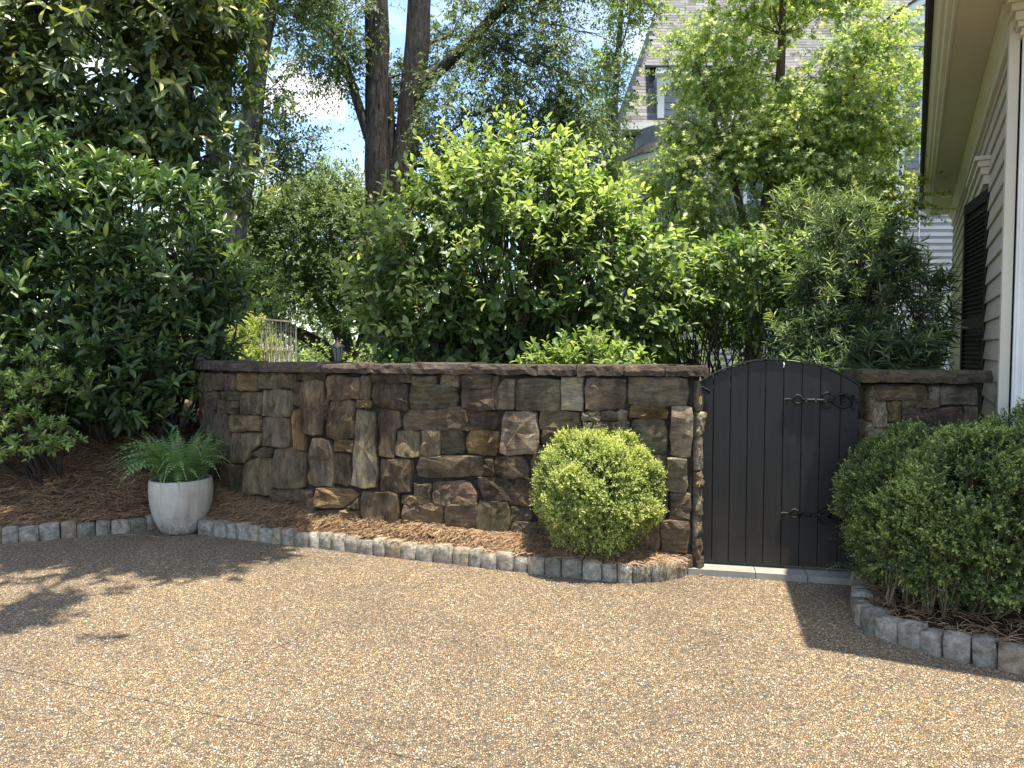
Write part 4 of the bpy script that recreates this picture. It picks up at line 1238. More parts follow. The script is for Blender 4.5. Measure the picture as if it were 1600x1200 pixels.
# porch columns
for x in (4.04, 4.33, 4.62):
    A = Acc(); A.tube(np.array([(x, 19.4, 0), (x, 19.4, .25), (x, 19.4, 2.5), (x, 19.4, 2.6)]), [.11, .09, .075, .1], 14); A.obj('porch_column', M['white'], nh, smooth=True)
A = Acc(); A.box((4.4, 19.5, 2.72), (1, 0, 0), (0, 1, 0), ZZ, .7, .2, .12); A.obj('porch_beam', M['white'], nh)

# ------------------------------------------------------------------ rail, lantern, wires behind the wall
rail = empty('stair_railing', (-3.5, 11, 0), 'weathered pale iron stair railing panel standing behind the wall', 'railing')
xa, xb = -3.735, -3.225
A = Acc(); A.prism([(xa - .04, 10.97, 2.035), (xa - .04, 11.03, 2.035), (xa - .04, 11.03, 2.06), (xa - .04, 10.97, 2.06)], (xb - xa + .06, 0, -.05)); A.obj('top_rail', M['patina'], rail)
for i in range(8):
    x = xa + (xb - xa) * i / 7
    A = Acc(); A.box((x, 11, 1.015 - .022 * i / 7), (1, 0, 0), (0, 1, 0), ZZ, .009, .009, 1.015 - .022 * i / 7); A.obj('baluster', M['patina'], rail)
for i in range(7):
    x = xa + (xb - xa) * (i + .5) / 7; zt = 2.0 - .04 * i / 7
    A = Acc()
    A.tube(np.array([(x, 11, 1.2), (x, 11, zt)]), .006, 5)
    A.tube(np.array([(x - .03, 11, zt - .02), (x - .02, 11, zt - .06), (x + .005, 11, zt - .075), (x + .028, 11, zt - .05), (x + .02, 11, zt - .015)]), .007, 5)
    A.tube(np.array([(x - .028, 11, zt - .12), (x - .01, 11, zt - .10), (x, 11, zt - .14), (x + .012, 11, zt - .10), (x + .03, 11, zt - .12)]), .007, 5)
    A.tube(np.array([(x - .02, 11, 1.57), (x + .004, 10.99, 1.63), (x + .018, 11, 1.69)]), [.004, .013, .003], 6)
    A.tube(np.array([(x + .024, 11, 1.57), (x, 11, 1.545), (x - .024, 11, 1.575)]), .008, 5)
    A.obj('scroll', M['patina'], rail, smooth=True)
lan = empty('post_lantern', (-2.25, 9.5, 0), 'small black post lantern just behind the wall top', 'lantern')
def lathe(name, prof, c, mat, parent, n=16, smooth=True):
    V = []; F = []
    for r_, z in prof:
        for i in range(n):
            a = 2 * math.pi * i / n
            V.append((c[0] + r_ * math.cos(a), c[1] + r_ * math.sin(a), z))
    for k in range(len(prof) - 1):
        for i in range(n):
            F.append([k * n + i, k * n + (i + 1) % n, (k + 1) * n + (i + 1) % n, (k + 1) * n + i])
    return mesh_obj(name, V, F, mat, parent, smooth=smooth)
lathe('post', [(.035, 0), (.03, .2), (.025, 1.38), (.05, 1.40), (.045, 1.44), (.0, 1.44)], (-2.25, 9.5), M['iron'], lan)
lathe('lamp_roof', [(.098, 1.62), (.095, 1.632), (.05, 1.668), (.03, 1.68), (.028, 1.70), (.012, 1.715), (.012, 1.74), (.0, 1.75)], (-2.25, 9.5), M['iron'], lan)
lathe('glass', [(.045, 1.445), (.074, 1.615)], (-2.25, 9.5), simple('frosted_glass', (.35, .36, .36), (.45, .46, .46), 5, .3, 0, 0), lan, smooth=True)
A = Acc()
for i in range(8):
    a = i * math.pi / 4
    A.tube(np.array([(-2.25 + .047 * math.cos(a), 9.5 + .047 * math.sin(a), 1.44), (-2.25 + .078 * math.cos(a), 9.5 + .078 * math.sin(a), 1.62)]), .004, 5)
A.obj('cage', M['iron'], lan)
for i, (za, zb, lab) in enumerate(((10.2, 8.15, 'upper of two thin black power lines crossing the sky gap'), (9.95, 7.95, 'lower of two thin black power lines crossing the sky gap'))):
    A = Acc()
    xs = np.linspace(-14.0, 4.0, 24); t = (xs + 14) / 18
    A.tube(np.column_stack([xs, np.full(24, 30.0), za + (zb - za) * t * 1.0 - 1.0 * np.sin(t * np.pi)]), .016, 5)
    o = A.obj('power_line', M['wire']); tag(o, lab, 'wire', 'power lines in the sky')

# ------------------------------------------------------------------ white pot
PC = (-2.90, 6.40)
pot = empty('planter_pot', (PC[0], PC[1], 0), 'white glazed ceramic pot in the corner of the two kerbs', 'pot')
lathe('vessel', [(.0, .004), (.158, .004), (.170, .014), (.192, .055), (.221, .12), (.244, .20), (.258, .29), (.263, .37), (.261, .425), (.257, .455), (.253, .468), (.243, .473), (.233, .467), (.229, .45), (.236, .39)], PC, M['pot'], pot, 48)
lathe('soil', [(.236, .40), (.15, .415), (.0, .425)], PC, M['soil'], pot, 20)

# ------------------------------------------------------------------ vegetation tools
UP = np.array([0, 0, 1.0])
def tmpl(kind):
    if kind == 'rhomb':      # 2 triangles, folded on the midrib
        V = [(0, 0, 0), (-.5, .48, .10), (0, 1, -.04), (.5, .48, .10)]
        F = [(0, 2, 1), (0, 3, 2)]
    elif kind == 'oval':     # 8 triangles
        V = [(0, 0, 0), (-.36, .25, .07), (-.46, .55, .08), (-.27, .82, .03), (0, 1, -.08), (.27, .82, .03), (.46, .55, .08), (.36, .25, .07), (0, .42, .0)]
        F = [(8, 1, 0), (8, 2, 1), (8, 3, 2), (8, 4, 3), (8, 5, 4), (8, 6, 5), (8, 7, 6), (8, 0, 7)]
    elif kind == 'lance':    # narrow, 4 triangles
        V = [(0, 0, 0), (-.5, .3, .05), (-.4, .7, .0), (0, 1, -.10), (.4, .7, 0), (.5, .3, .05)]
        F = [(0, 2, 1), (0, 3, 2), (0, 4, 3), (0, 5, 4)]
    elif kind == 'star':     # maple like, three lobes, 3 triangles
        V = [(0, 0, 0), (-.62, .55, .08), (-.18, .45, 0), (0, 1, -.06), (.18, .45, 0), (.62, .55, .08)]
        F = [(0, 2, 1), (2, 4, 3), (0, 5, 4), (0, 4, 2)]
    return np.array(V), np.array(F)

def frames(D, Nn):
    D = nrm(D); X = nrm(np.cross(D, Nn)); Z = np.cross(X, D)
    return np.stack([X, D, Z], -1)      # columns

def leaves_vf(Pp, D, Nn, L, wr, kind, tint):
    """leaf length L, width L*wr"""
    T, F = tmpl(kind)
    R = frames(D, Nn)
    S = np.stack([L * wr, L, L], -1)
    loc = T[None] * S[:, None, :]
    V = np.einsum('nij,nkj->nki', R, loc) + Pp[:, None]
    k = len(T)
    Fi = (F[None] + (np.arange(len(Pp)) * k)[:, None, None]).reshape(-1, 3)
    return V.reshape(-1, 3), Fi, np.repeat(tint, k)

def shoot_leaves(r, p, d, L, m, size, ang=55, wr=.45, bend=-.25, t0=.12, upw=.5, sag=.15, tip=.3, base=.35, spread=.22, sizej=.42, whorl=1.0):
    """leaves set round N shoots. returns leaf arrays and the shoot curves"""
    n = len(p)
    d = nrm(d)
    t = np.linspace(t0, 1, m) ** whorl
    bv = UP * np.asarray(bend).reshape(-1, 1) if np.ndim(bend) else UP * bend
    pts = p[:, None] + d[:, None] * (L[:, None] * t[None])[..., None] + (bv * np.ones((n, 1)))[:, None] * (L[:, None] * t[None] ** 2)[..., None]
    tan = nrm(d[:, None] + 2 * (bv * np.ones((n, 1)))[:, None] * t[None][..., None])
    ref = np.where((np.abs(d[:, 2]) > .9)[:, None], np.array([1.0, 0, 0]), UP)
    e1 = nrm(np.cross(d, ref)); e2 = np.cross(e1, d)
    az = (np.arange(m) * 2.399963)[None] + r.uniform(0, 6.28, n)[:, None] + r.normal(0, .3, (n, m))
    a = rad(ang) * r.normal(1, .2, (n, m)) * (1 - .45 * t[None] ** 3)
    side = np.cos(az)[..., None] * e1[:, None] + np.sin(az)[..., None] * e2[:, None]
    D = np.cos(a)[..., None] * tan + np.sin(a)[..., None] * side
    D[..., 2] -= sag * r.uniform(.3, 1.4, (n, m))
    D = nrm(D)
    Nn = nrm(UP * upw + tan * (1 - upw) + r.normal(0, .22, D.shape))
    size_ = size * r.uniform(1 - sizej, 1 + sizej * .5, (n, m)) * (1 - .25 * t[None] ** 4)
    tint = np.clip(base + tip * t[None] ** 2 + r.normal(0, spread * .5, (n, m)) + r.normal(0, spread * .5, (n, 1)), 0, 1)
    tint = np.where(r.uniform(0, 1, tint.shape) < .03, 1.0, tint)
    stem = np.concatenate([p[:, None], pts], 1)
    return pts.reshape(-1, 3), D.reshape(-1, 3), Nn.reshape(-1, 3), size_.ravel(), tint.ravel(), stem

def ell_points(r, ells, n, shell=.55, k=3):
    """points in a union of ellipsoids (cx,cy,cz,rx,ry,rz), biased outward; also outward direction"""
    E = np.array(ells, float)
    vol = E[:, 3] * E[:, 4] * E[:, 5]; pr = vol ** .75; pr /= pr.sum()
    out = []; nor = []
    while sum(len(o) for o in out) < n:
        c = r.choice(len(E), n, p=pr)
        d = nrm(r.normal(size=(n, 3)))
        rad_ = shell + (1 - shell) * r.uniform(0, 1, n) ** (1 / k)
        P = E[c, :3] + d * E[c, 3:] * rad_[:, None]
        nn_ = nrm(d / E[c, 3:])
        # drop points deep inside another ellipsoid
        q = ((P[:, None] - E[None, :, :3]) / E[None, :, 3:])
        ins = ((q ** 2).sum(-1) < (shell * .8) ** 2)
        ins[np.arange(n), c] = False
        ok = ~ins.any(1)
        out.append(P[ok]); nor.append(nn_[ok])
    return np.concatenate(out)[:n], np.concatenate(nor)[:n]

def limb(a, b, r0, r1, r, K=7, sag=.12):
    a = np.array(a, float); b = np.array(b, float)
    t = np.linspace(0, 1, K)
    L = np.linalg.norm(b - a)
    mid = r.normal(0, .07 * L, 3); mid[2] += -sag * L * .5
    P = a + (b - a) * t[:, None] + mid * (4 * t * (1 - t))[:, None] * .5 + np.array([0, 0, 1]) * (L * sag * t ** 2)[:, None] * .0
    P += r.normal(0, .012 * L, P.shape) * np.sin(t * np.pi)[:, None]
    return P, r0 + (r1 - r0) * t ** .8

def trunk_obj(name, pts, radii, mat, parent, seed=0, sides=14, dense=5):
    P = np.array(pts, float); R = np.array(radii, float)
    s = np.linspace(0, len(P) - 1, (len(P) - 1) * dense + 1)
    i = np.arange(len(P))
    # smooth
    Q = np.stack([np.interp(s, i, P[:, k]) for k in range(3)], -1); rr = np.interp(s, i, R)
    for _ in range(3):
        Q[1:-1] = (Q[:-2] + Q[1:-1] * 2 + Q[2:]) / 4
    V, F = tube_vf(Q, rr, sides)
    ns = Noise3(seed, 12, .8, 3.0)
    c = np.repeat(Q, sides, 0)
    V = c + (V - c) * (1 + .13 * ns(V * [1, 1, .35]))[:, None]
    return V, F

def leaf_parts(root, mat, Pp, D, Nn, L, wr, kind, tint, n=300, cell=.12):
    """the leaves that show largest become leaf objects; returns mask of those left over"""
    camp = np.array([0, 0, 1.6])
    v = Pp - camp; dist = np.linalg.norm(v, axis=1)
    gx = np.floor(v[:, 0] / v[:, 1] / (cell * .1)).astype(int); gz = np.floor(v[:, 2] / v[:, 1] / (cell * .1)).astype(int)
    infr = (np.abs(v[:, 0] / v[:, 1]) < .69) & (v[:, 2] / v[:, 1] < .46)
    order = np.argsort(dist)
    seen = set(); pick = []
    for i in order:
        if not infr[i]: continue
        key = (gx[i], gz[i])
        if key in seen: continue
        seen.add(key); pick.append(i)
    pick = np.array(pick)
    sc = L[pick] / dist[pick]
    pick = pick[np.argsort(-sc)[:n]]
    T, F = tmpl(kind)
    cache = {}
    R = frames(D, Nn)
    base = np.array(root.location)
    for i in pick:
        q = int(np.clip(round(tint[i] * 7), 0, 7))
        if q not in cache:
            cache[q] = mesh_data('leaf', T * [wr, 1, 1], F, mat, np.full(len(T), q / 7))
        o = bpy.data.objects.new('leaf', cache[q])
        COL.objects.link(o)
        o.parent = root
        m = np.eye(4); m[:3, :3] = R[i] * L[i]; m[:3, 3] = Pp[i] - base
        o.matrix_local = Matrix(m.tolist())
    keep = np.ones(len(Pp), bool); keep[pick] = False
    return keep

def plant(root, r, p, d, L, m, size, mat, kind='rhomb', wr=.45, parts=0, stem_r=.003, stem_mat=None, stems=True, name='foliage', cell=.12, stem_frac=1.0, **kw):
    Pp, D, Nn, S, T, stem = shoot_leaves(r, p, d, L, m, size, wr=wr, **kw)
    if parts:
        keep = leaf_parts(root, mat, Pp, D, Nn, S, wr, kind, T, parts, cell)
        Pp, D, Nn, S, T = Pp[keep], D[keep], Nn[keep], S[keep], T[keep]
    V, F, tt_ = leaves_vf(Pp, D, Nn, S, wr, kind, T)
    o = mesh_obj(name, V, F, mat, root, tt_, kind='stuff')
    if stems:
        st = stem[:: max(1, int(1 / stem_frac))]
        idx = np.linspace(0, st.shape[1] - 1, 5).astype(int)
        st = st[:, idx]
        rr = np.linspace(1, .4, 5)[None] * stem_r * np.ones((len(st), 1))
        V, F = tubes_np(st, rr, 3)
        mesh_obj('twig_mass', V, F, stem_mat or M['twig'], root, kind='stuff')
    return o

def woody(root, r, base_pts, targets, r0, r1, mat, name='branch', K=7, sag=.1):
    """limbs from the nearest base point to each target, joined"""
    base_pts = np.array(base_pts, float)
    Ps = []; Rs = []
    for t in targets:
        # prefer a base point lower than the target
        dd = np.linalg.norm(base_pts - t, axis=1) + np.where(base_pts[:, 2] > t[2] - .1, 1.5, 0)
        b = base_pts[np.argmin(dd * r.uniform(.85, 1.15, len(dd)))]
        P, R = limb(b, t, r0 * r.uniform(.6, 1.1), r1, r, K, sag)
        Ps.append(P); Rs.append(R)
    V, F = tubes_np(np.array(Ps), np.array(Rs), 6)
    return mesh_obj(name, V, F, mat, root, smooth=True, kind='stuff')

def tree(name, label, cat, base, trunks, ells, seed, leaf, kind='rhomb', nclump=70, ntwig=26, rc=.55, m=9, size=.08, wr=.5, twigL=(.25, .6),
         bark='bark_grey', limb_r=(.05, .012), base_tint=.35, tip=.3, bend=-.2, upw=.45, parts=0, group=None, shell=.5, flat=.75, outw=.6, upd=.15, sag=.25, stem_r=.003, ang=55, spread=.25, sides=14, extra=None, cell=.12):
    r = np.random.default_rng(seed)
    root = empty(name, base, label, cat, group)
    tp = []
    for i, (pts, rr) in enumerate(trunks):
        V, F = trunk_obj('trunk', pts, rr, None, root, seed + i, sides)
        mesh_obj('trunk', V, F, M[bark], root, smooth=True)
        P = np.array(pts)
        for a, b in zip(P[:-1], P[1:]):
            for t in np.linspace(0, 1, 5):
                tp.append(a + (b - a) * t)
    C, nC = ell_points(r, ells, nclump, shell)
    tp = np.array(tp)
    lo = np.quantile(tp[:, 2], .25)
    sel = tp[tp[:, 2] >= lo] if len(tp) > 4 else tp
    mains = np.array([e[:3] for e in ells]) + r.normal(0, .12, (len(ells), 3))
    Ps = []; Rs = []
    for t_ in mains:
        dd = np.linalg.norm(sel - t_, axis=1) + np.where(sel[:, 2] > t_[2] - .3, 1.2, 0)
        P_, R_ = limb(sel[np.argmin(dd)], t_, limb_r[0], limb_r[0] * .35, r, 9, .08)
        Ps.append(P_); Rs.append(R_)
    for P_, R_ in zip(Ps, Rs):
        V, F = tubes_np(P_[None], R_[None], 7)
        mesh_obj('limb', V, F, M[bark], root, smooth=True)
    nodes = np.vstack([sel] + [p_[3:] for p_ in Ps])
    woody(root, r, nodes, C, limb_r[0] * .3, limb_r[1] * .6, M[bark], 'branchwork', 6)
    csz = r.uniform(.6, 1.3, nclump)
    ci = np.repeat(np.arange(nclump), ntwig)
    off = r.normal(size=(len(ci), 3)) * (rc * csz[ci])[:, None] * [.55, .55, .55 * flat]
    p = C[ci] + off
    d = nrm(nrm(off) * .8 + nC[ci] * outw + r.normal(0, .35, off.shape) + UP * upd)
    L = r.uniform(*twigL, len(p))
    ct = r.normal(0, .08, nclump)
    plant(root, r, p - d * L[:, None] * .4, d, L, m, size, LM[leaf], kind, wr, parts=parts, stem_r=stem_r, stem_mat=M[bark], stem_frac=.5, bend=bend, upw=upw, sag=sag, tip=tip, base=base_tint, ang=ang, spread=spread, cell=cell)
    return root

# ------------------------------------------------------------------ boxwoods
def boxwood(name, label, ells, seed, leaf, nsprig, size, stems=260, base=(0, 0, 0), base_tint=.35, tip=.35, stem_mat='twig', lower=.0, group=None, sprigL=(.05, .11), rough=.06, bare=0.0, dens=190, crad=.085):
    r = np.random.default_rng(seed)
    root = empty(name, base, label, 'shrub', group)
    E = np.array(ells)
    vol = (E[:, 3] * E[:, 4] + E[:, 3] * E[:, 5] + E[:, 4] * E[:, 5]).sum()
    ncl = int(vol * dens)
    Cc, Cn = ell_points(r, ells, ncl, .90, 1.0)
    ns = Noise3(seed + 3, 16, .8, 4.5)
    Cc = Cc + Cn * (rough * ns(Cc))[:, None] - Cn * crad * .6
    ctint = r.normal(0, .09, ncl); csz = r.uniform(.7, 1.35, ncl)
    ci = r.integers(0, ncl, nsprig * 2)
    dv = nrm(r.normal(size=(nsprig * 2, 3)) + Cn[ci] * .9 + UP * .35)
    P = Cc[ci] + dv * (crad * csz[ci] * r.uniform(.55, 1.05, len(ci)))[:, None]
    nr = nrm(dv * .75 + Cn[ci] * .4)
    zmin = lower
    sid = np.arange(len(P))
    hole = Noise3(seed + 9, 12, 1.5, 4.0)(P)
    ok = (P[:, 2] > zmin) & ~((hole > .38) & (r.uniform(0, 1, len(P)) < .75))
    zrel = (P[:, 2] - P[:, 2].min()) / np.ptp(P[:, 2])
    ok &= ~((zrel < .55) & (r.uniform(0, 1, len(P)) < bare * (1 - zrel / .55) ** .7) & (Noise3(seed + 17, 10, .6, 2.5)(P) > -.25))
    P = P[ok][:nsprig]; nr = nr[ok][:nsprig]; bt_ = (base_tint + ctint[ci])[ok][:nsprig]
    d = nrm(nr * .8 + UP * .45 + r.normal(0, .3, nr.shape))
    L = r.uniform(*sprigL, len(P))
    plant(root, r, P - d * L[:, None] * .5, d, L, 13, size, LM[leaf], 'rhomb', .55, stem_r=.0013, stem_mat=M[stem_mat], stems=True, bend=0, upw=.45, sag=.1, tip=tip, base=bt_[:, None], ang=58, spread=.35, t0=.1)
    # inner leaves, sparser
    n2 = nsprig // 3
    P2, n2r = ell_points(r, [(e[0], e[1], e[2], e[3] * .82, e[4] * .82, e[5] * .82) for e in ells], n2, .6)
    P2 = P2[P2[:, 2] > zmin]; n2r = n2r[:len(P2)]
    d2 = nrm(n2r + UP * .4 + r.normal(0, .5, n2r.shape))
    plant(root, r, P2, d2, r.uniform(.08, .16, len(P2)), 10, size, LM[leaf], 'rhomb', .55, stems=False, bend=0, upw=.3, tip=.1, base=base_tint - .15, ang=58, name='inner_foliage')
    # woody stems fanning from the base
    ii = r.choice(len(P), stems)
    tg = P[ii] - nr[ii] * .02
    st = np.column_stack([base[0] + r.normal(0, .09, stems), base[1] + r.normal(0, .07, stems), np.full(stems, base[2] + .02)])
    if len(ells) > 1:
        e = E[r.integers(0, len(E), stems)]
        st = np.column_stack([e[:, 0] + r.normal(0, .10, stems), e[:, 1] + r.normal(0, .08, stems) + .08, np.full(stems, .1)])
        j = np.argmin(((tg[:, None, :2] - st[None, :, :2]) ** 2).sum(-1) + r.uniform(0, .2, (stems, stems)), 1)
        st = st[j]
    t = np.linspace(0, 1, 8)
    mid = st + (tg - st) * .5; mid[:, :2] += (tg - st)[:, :2] * .22; mid += r.normal(0, .03, mid.shape)
    Q = st[:, None] * ((1 - t) ** 2)[None, :, None] + 2 * mid[:, None] * (t * (1 - t))[None, :, None] + tg[:, None] * (t ** 2)[None, :, None]
    Q += r.normal(0, .006, Q.shape)
    V, F = tubes_np(Q, np.linspace(.0052, .0016, 8)[None] * r.uniform(.6, 1.3, (stems, 1)), 4)
    mesh_obj('stem_mass', V, F, M[stem_mat], root, smooth=True, kind='stuff')
    return root

boxwood('boxwood_ball', 'clipped yellow green boxwood ball between the wall end and the kerb',
        [(.625, 5.30, .595, .455, .40, .405), (.62, 5.30, .40, .38, .34, .28)], 21, 'box', 12500, .0205, 260, (.62, 5.28, .1), .46, .40, lower=.13, bare=.75, rough=.04, dens=260, crad=.068)
boxwood('boxwood_shrub', 'dark green loose boxwood mound against the pier, overlapping the gate hinge side',
        [(2.48, 4.62, .64, .36, .36, .40), (2.66, 4.66, .70, .36, .34, .40), (2.44, 4.58, .42, .31, .32, .30)], 22, 'darkbox', 9500, .0225, 160, (2.45, 4.7, .1), .30, .38, lower=.10, bare=.35, rough=.09)
boxwood('boxwood_shrub', 'largest front boxwood at the right edge with bare stems above the kerb',
        [(2.64, 4.14, .60, .43, .37, .46), (2.97, 4.22, .78, .47, .42, .44), (2.46, 4.2, .50, .29, .32, .36), (3.35, 3.95, .70, .5, .45, .5)], 23, 'darkbox', 15500, .023, 430, (2.75, 4.2, .1), .36, .50, lower=.12, bare=.95, rough=.11)

# ------------------------------------------------------------------ fern in the pot
r = np.random.default_rng(31)
fern = empty('boston_fern', (PC[0], PC[1], .42), 'bushy green fern with arching fronds growing in the white pot', 'fern')
def frond_mesh(seed, L, curl):
    r = np.random.default_rng(seed)
    K = 21
    t = np.linspace(0, 1, K)
    th_ = rad(82) - curl * t ** 1.3
    dx = np.cos(th_); dz = np.sin(th_)
    y = np.concatenate([[0], np.cumsum(dx[:-1])]) * L / K; z = np.concatenate([[0], np.cumsum(dz[:-1])]) * L / K
    V = []; F = []; T = []
    w = .058 * np.sin(np.clip(t * 1.08 + .05, 0, 1) * np.pi) ** .55 * (1 - .55 * t) + .003
    for i in range(2, K):
        tan = np.array([0, dx[i], dz[i]]); nn_ = np.array([0, -dz[i], dx[i]])
        for s in (-1, 1):
            pd_ = nrm(np.array([s, 0, 0]) * .93 + tan * .36 - nn_ * .15 + r.normal(0, .06, 3))
            base = np.array([0, y[i], z[i]]); l = w[i] * r.uniform(.85, 1.1)
            wd = tan * (L / K * .20)
            n0 = len(V)
            V += [base - wd * .8, base + pd_ * l * .5 - wd * .9, base + pd_ * l, base + pd_ * l * .5 + wd, base + wd * .8]
            F += [[n0, n0 + 1, n0 + 2, n0 + 3, n0 + 4]]
            T += [.35 + .3 * t[i] + r.normal(0, .1)] * 5
    for i in range(K - 1):
        n0 = len(V); a = np.array([0, y[i], z[i]]); b = np.array([0, y[i + 1], z[i + 1]])
        V += [a - [.002, 0, 0], a + [.002, 0, 0], b + [.0015, 0, .001], b - [.0015, 0, -.001]]; F += [[n0, n0 + 1, n0 + 2, n0 + 3]]; T += [.6] * 4
    return mesh_data('frond', V, F, LM['fern'], np.clip(T, 0, 1))
FM = [frond_mesh(s, l, c) for s, l, c in ((1, .52, 1.5), (2, .60, 1.8), (3, .64, 2.2), (4, .50, 1.1), (5, .50, .7), (6, .66, 2.5), (7, .62, 2.7))]
for i in range(190):
    o = bpy.data.objects.new('frond', FM[int(r.choice(7, p=[.16, .16, .16, .14, .12, .13, .13]))])
    link(o, fern)
    az = r.uniform(0, 2 * math.pi); rr_ = .15 * math.sqrt(r.uniform())
    o.location = (rr_ * math.cos(az), rr_ * math.sin(az), r.uniform(-.02, .02))
    o.rotation_euler = (r.normal(0, .2), r.normal(0, .16), az - math.pi / 2 + r.normal(0, .3))
    s = r.uniform(.78, 1.25); o.scale = (s, s, s)
sf = empty('small_fern', (2.30, 4.74, .09), 'little fern tuft with one lit frond under the right boxwoods, beside the threshold', 'fern')
for az, s in ((2.6, .55), (3.2, .62), (2.0, .5), (3.9, .5), (1.2, .4)):
    o = bpy.data.objects.new('frond', FM[2]); link(o, sf); o.rotation_euler = (-.5, 0, az - math.pi / 2); o.scale = (s, s, s)

# ------------------------------------------------------------------ big leaved shrub and azalea on the left bank
r = np.random.default_rng(41)
lau = empty('laurel_shrub', (-4.1, 7.6, .55), 'large glossy dark green broadleaf shrub filling the left side', 'shrub')
ELL = [(-4.5, 7.4, 1.9, 1.1, .95, 1.25), (-3.9, 7.5, 2.55, 1.15, .85, .95), (-4.9, 7.3, 2.9, .9, .8, .85), (-3.35, 7.35, 2.2, .72, .65, .6), (-3.75, 7.1, 1.5, .62, .5, .75), (-3.25, 7.3, 1.6, .55, .45, .5), (-5.2, 7.0, 1.8, .8, .6, 1.1)]
nsh = 1900
P, nr_ = ell_points(r, ELL, nsh, .6, 1.6)
ok = P[:, 2] > .72; P = P[ok]; nr_ = nr_[ok]
d = nrm(nr_ * .7 + UP * .75 + r.normal(0, .35, P.shape))
L = r.uniform(.14, .34, len(P))
plant(lau, r, P - d * L[:, None] * .6, d, L, 9, .17, LM['laurel'], 'oval', .36, parts=300, stem_r=.004, stem_mat=M['bark_dark'], bend=.05, upw=.35, sag=.1, tip=.32, base=.30, ang=62, t0=.25, spread=.3, whorl=.7)
tg = P[r.choice(len(P), 130)]
bs = np.column_stack([r.normal(-4.1, .35, 14), r.normal(7.6, .15, 14), np.full(14, .55)])
woody(lau, r, bs, tg, .03, .006, M['bark_dark'], 'branchwork', 8, .0)
r = np.random.default_rng(42)
aza = empty('azalea_shrub', (-4.15, 6.55, .3), 'small lighter green azalea with fine leaves at the lower left edge', 'shrub')
EL2 = [(-4.45, 6.5, 1.42, .52, .36, .17), (-4.35, 6.35, .86, .5, .35, .2), (-4.7, 6.4, 1.15, .55, .4, .35), (-3.98, 6.45, .82, .22, .2, .10), (-4.0, 6.6, 1.32, .3, .25, .10)]
P, nr_ = ell_points(r, EL2, 430, .5, 1.6)
d = nrm(nr_ * .6 + UP * .6 + r.normal(0, .35, P.shape) + np.array([.25, -.2, 0])); L = r.uniform(.05, .13, len(P))
plant(aza, r, P - d * L[:, None] * .5, d, L, 10, .068, LM['azalea'], 'lance', .32, stem_r=.002, bend=.0, upw=.3, sag=.05, tip=.35, base=.38, ang=60, t0=.35, whorl=.6)
woody(aza, r, np.column_stack([r.normal(-4.3, .15, 8), r.normal(6.7, .1, 8), np.full(8, .35)]), P[r.choice(len(P), 45)], .012, .003, M['bark_dark'], 'branchwork', 7, 0)
r = np.random.default_rng(43)
sap = empty('laurel_seedling', (-3.45, 6.95, .35), 'low dark broadleaf sprig under the big shrub beside the fern', 'shrub')
p = np.array([[-3.47, 6.9, .52], [-3.40, 6.88, .66], [-3.25, 6.9, .75], [-3.6, 7.0, .6], [-3.3, 6.95, .9], [-3.12, 7.0, .95]]); d = nrm(np.array([[-.2, -.5, .5], [.3, -.6, .6], [.6, -.3, .5], [-.5, -.5, .4], [.3, -.5, .7], [.6, -.4, .4]]))
plant(sap, r, p - d * .1, d, np.full(6, .16), 8, .14, LM['laurel'], 'oval', .38, stem_r=.004, bend=0, upw=.4, sag=.3, tip=.2, base=.4, ang=75, t0=.6, whorl=.6)
woody(sap, r, [(-3.45, 7.0, .35), (-3.3, 7.05, .35)], p, .008, .004, M['bark_dark'], 'branchwork', 6, 0)

# ------------------------------------------------------------------ camellia like shrub over the wall
r = np.random.default_rng(51)
cam_s = empty('arching_shrub', (.1, 7.6, 0), 'big sunlit yellow green shrub with arching shoots above the wall middle', 'shrub')
ELC = [(-.1, 7.5, 2.45, 1.35, .95, 1.0), (-.75, 7.4, 2.15, .85, .75, .75), (.8, 7.45, 2.25, .95, .8, .8), (.0, 7.5, 3.05, .95, .75, .6), (-.6, 7.3, 1.75, .85, .6, .5), (.9, 7.3, 1.75, .7, .6, .5), (1.25, 7.5, 2.0, .5, .5, .55)]
P, nr_ = ell_points(r, ELC, 1050, .5, 1.5)
d = nrm(nr_ * .9 + UP * .3 + r.normal(0, .4, P.shape)); L = r.uniform(.2, .5, len(P))
plant(cam_s, r, P - d * L[:, None] * .6, d, L, 10, .125, LM['camellia'], 'oval', .56, parts=220, stem_r=.003, bend=-.18, upw=.5, sag=.3, tip=.22, base=.30, ang=62, spread=.25)
# long shoots of young growth breaking the outline
ns2 = 400
P, nr_ = ell_points(r, ELC, ns2 * 3, .9, 1.0)
ok = (nr_[:, 2] > -.1) & (r.uniform(0, 1, len(P)) < .25 + .75 * np.clip((P[:, 2] - 1.6) / 1.5, 0, 1)); P = P[ok][:ns2]; nr_ = nr_[ok][:ns2]
d = nrm(nr_ * .8 + UP * .55 + r.normal(0, .25, P.shape)); L = r.uniform(.3, .85, len(P))
plant(cam_s, r, P - d * L[:, None] * .35, d, L, 13, .10, LM['camellia'], 'oval', .56, parts=80, stem_r=.0035, bend=r.uniform(-.35, -.02, len(P)), upw=.6, sag=.1, tip=.4, base=.62, ang=58, spread=.22, name='young_growth')
woody(cam_s, r, np.column_stack([r.normal(.1, .2, 10), r.normal(7.6, .15, 10), r.uniform(0, .6, 10)]), np.concatenate([P[::4], ell_points(r, ELC, 60, .5)[0]]), .03, .005, M['bark_dark'], 'branchwork', 9, 0)
r = np.random.default_rng(52)
low = empty('low_shrub', (.75, 6.35, 0), 'bright low shrub peeking just over the wall cap below the arching shrub', 'shrub')
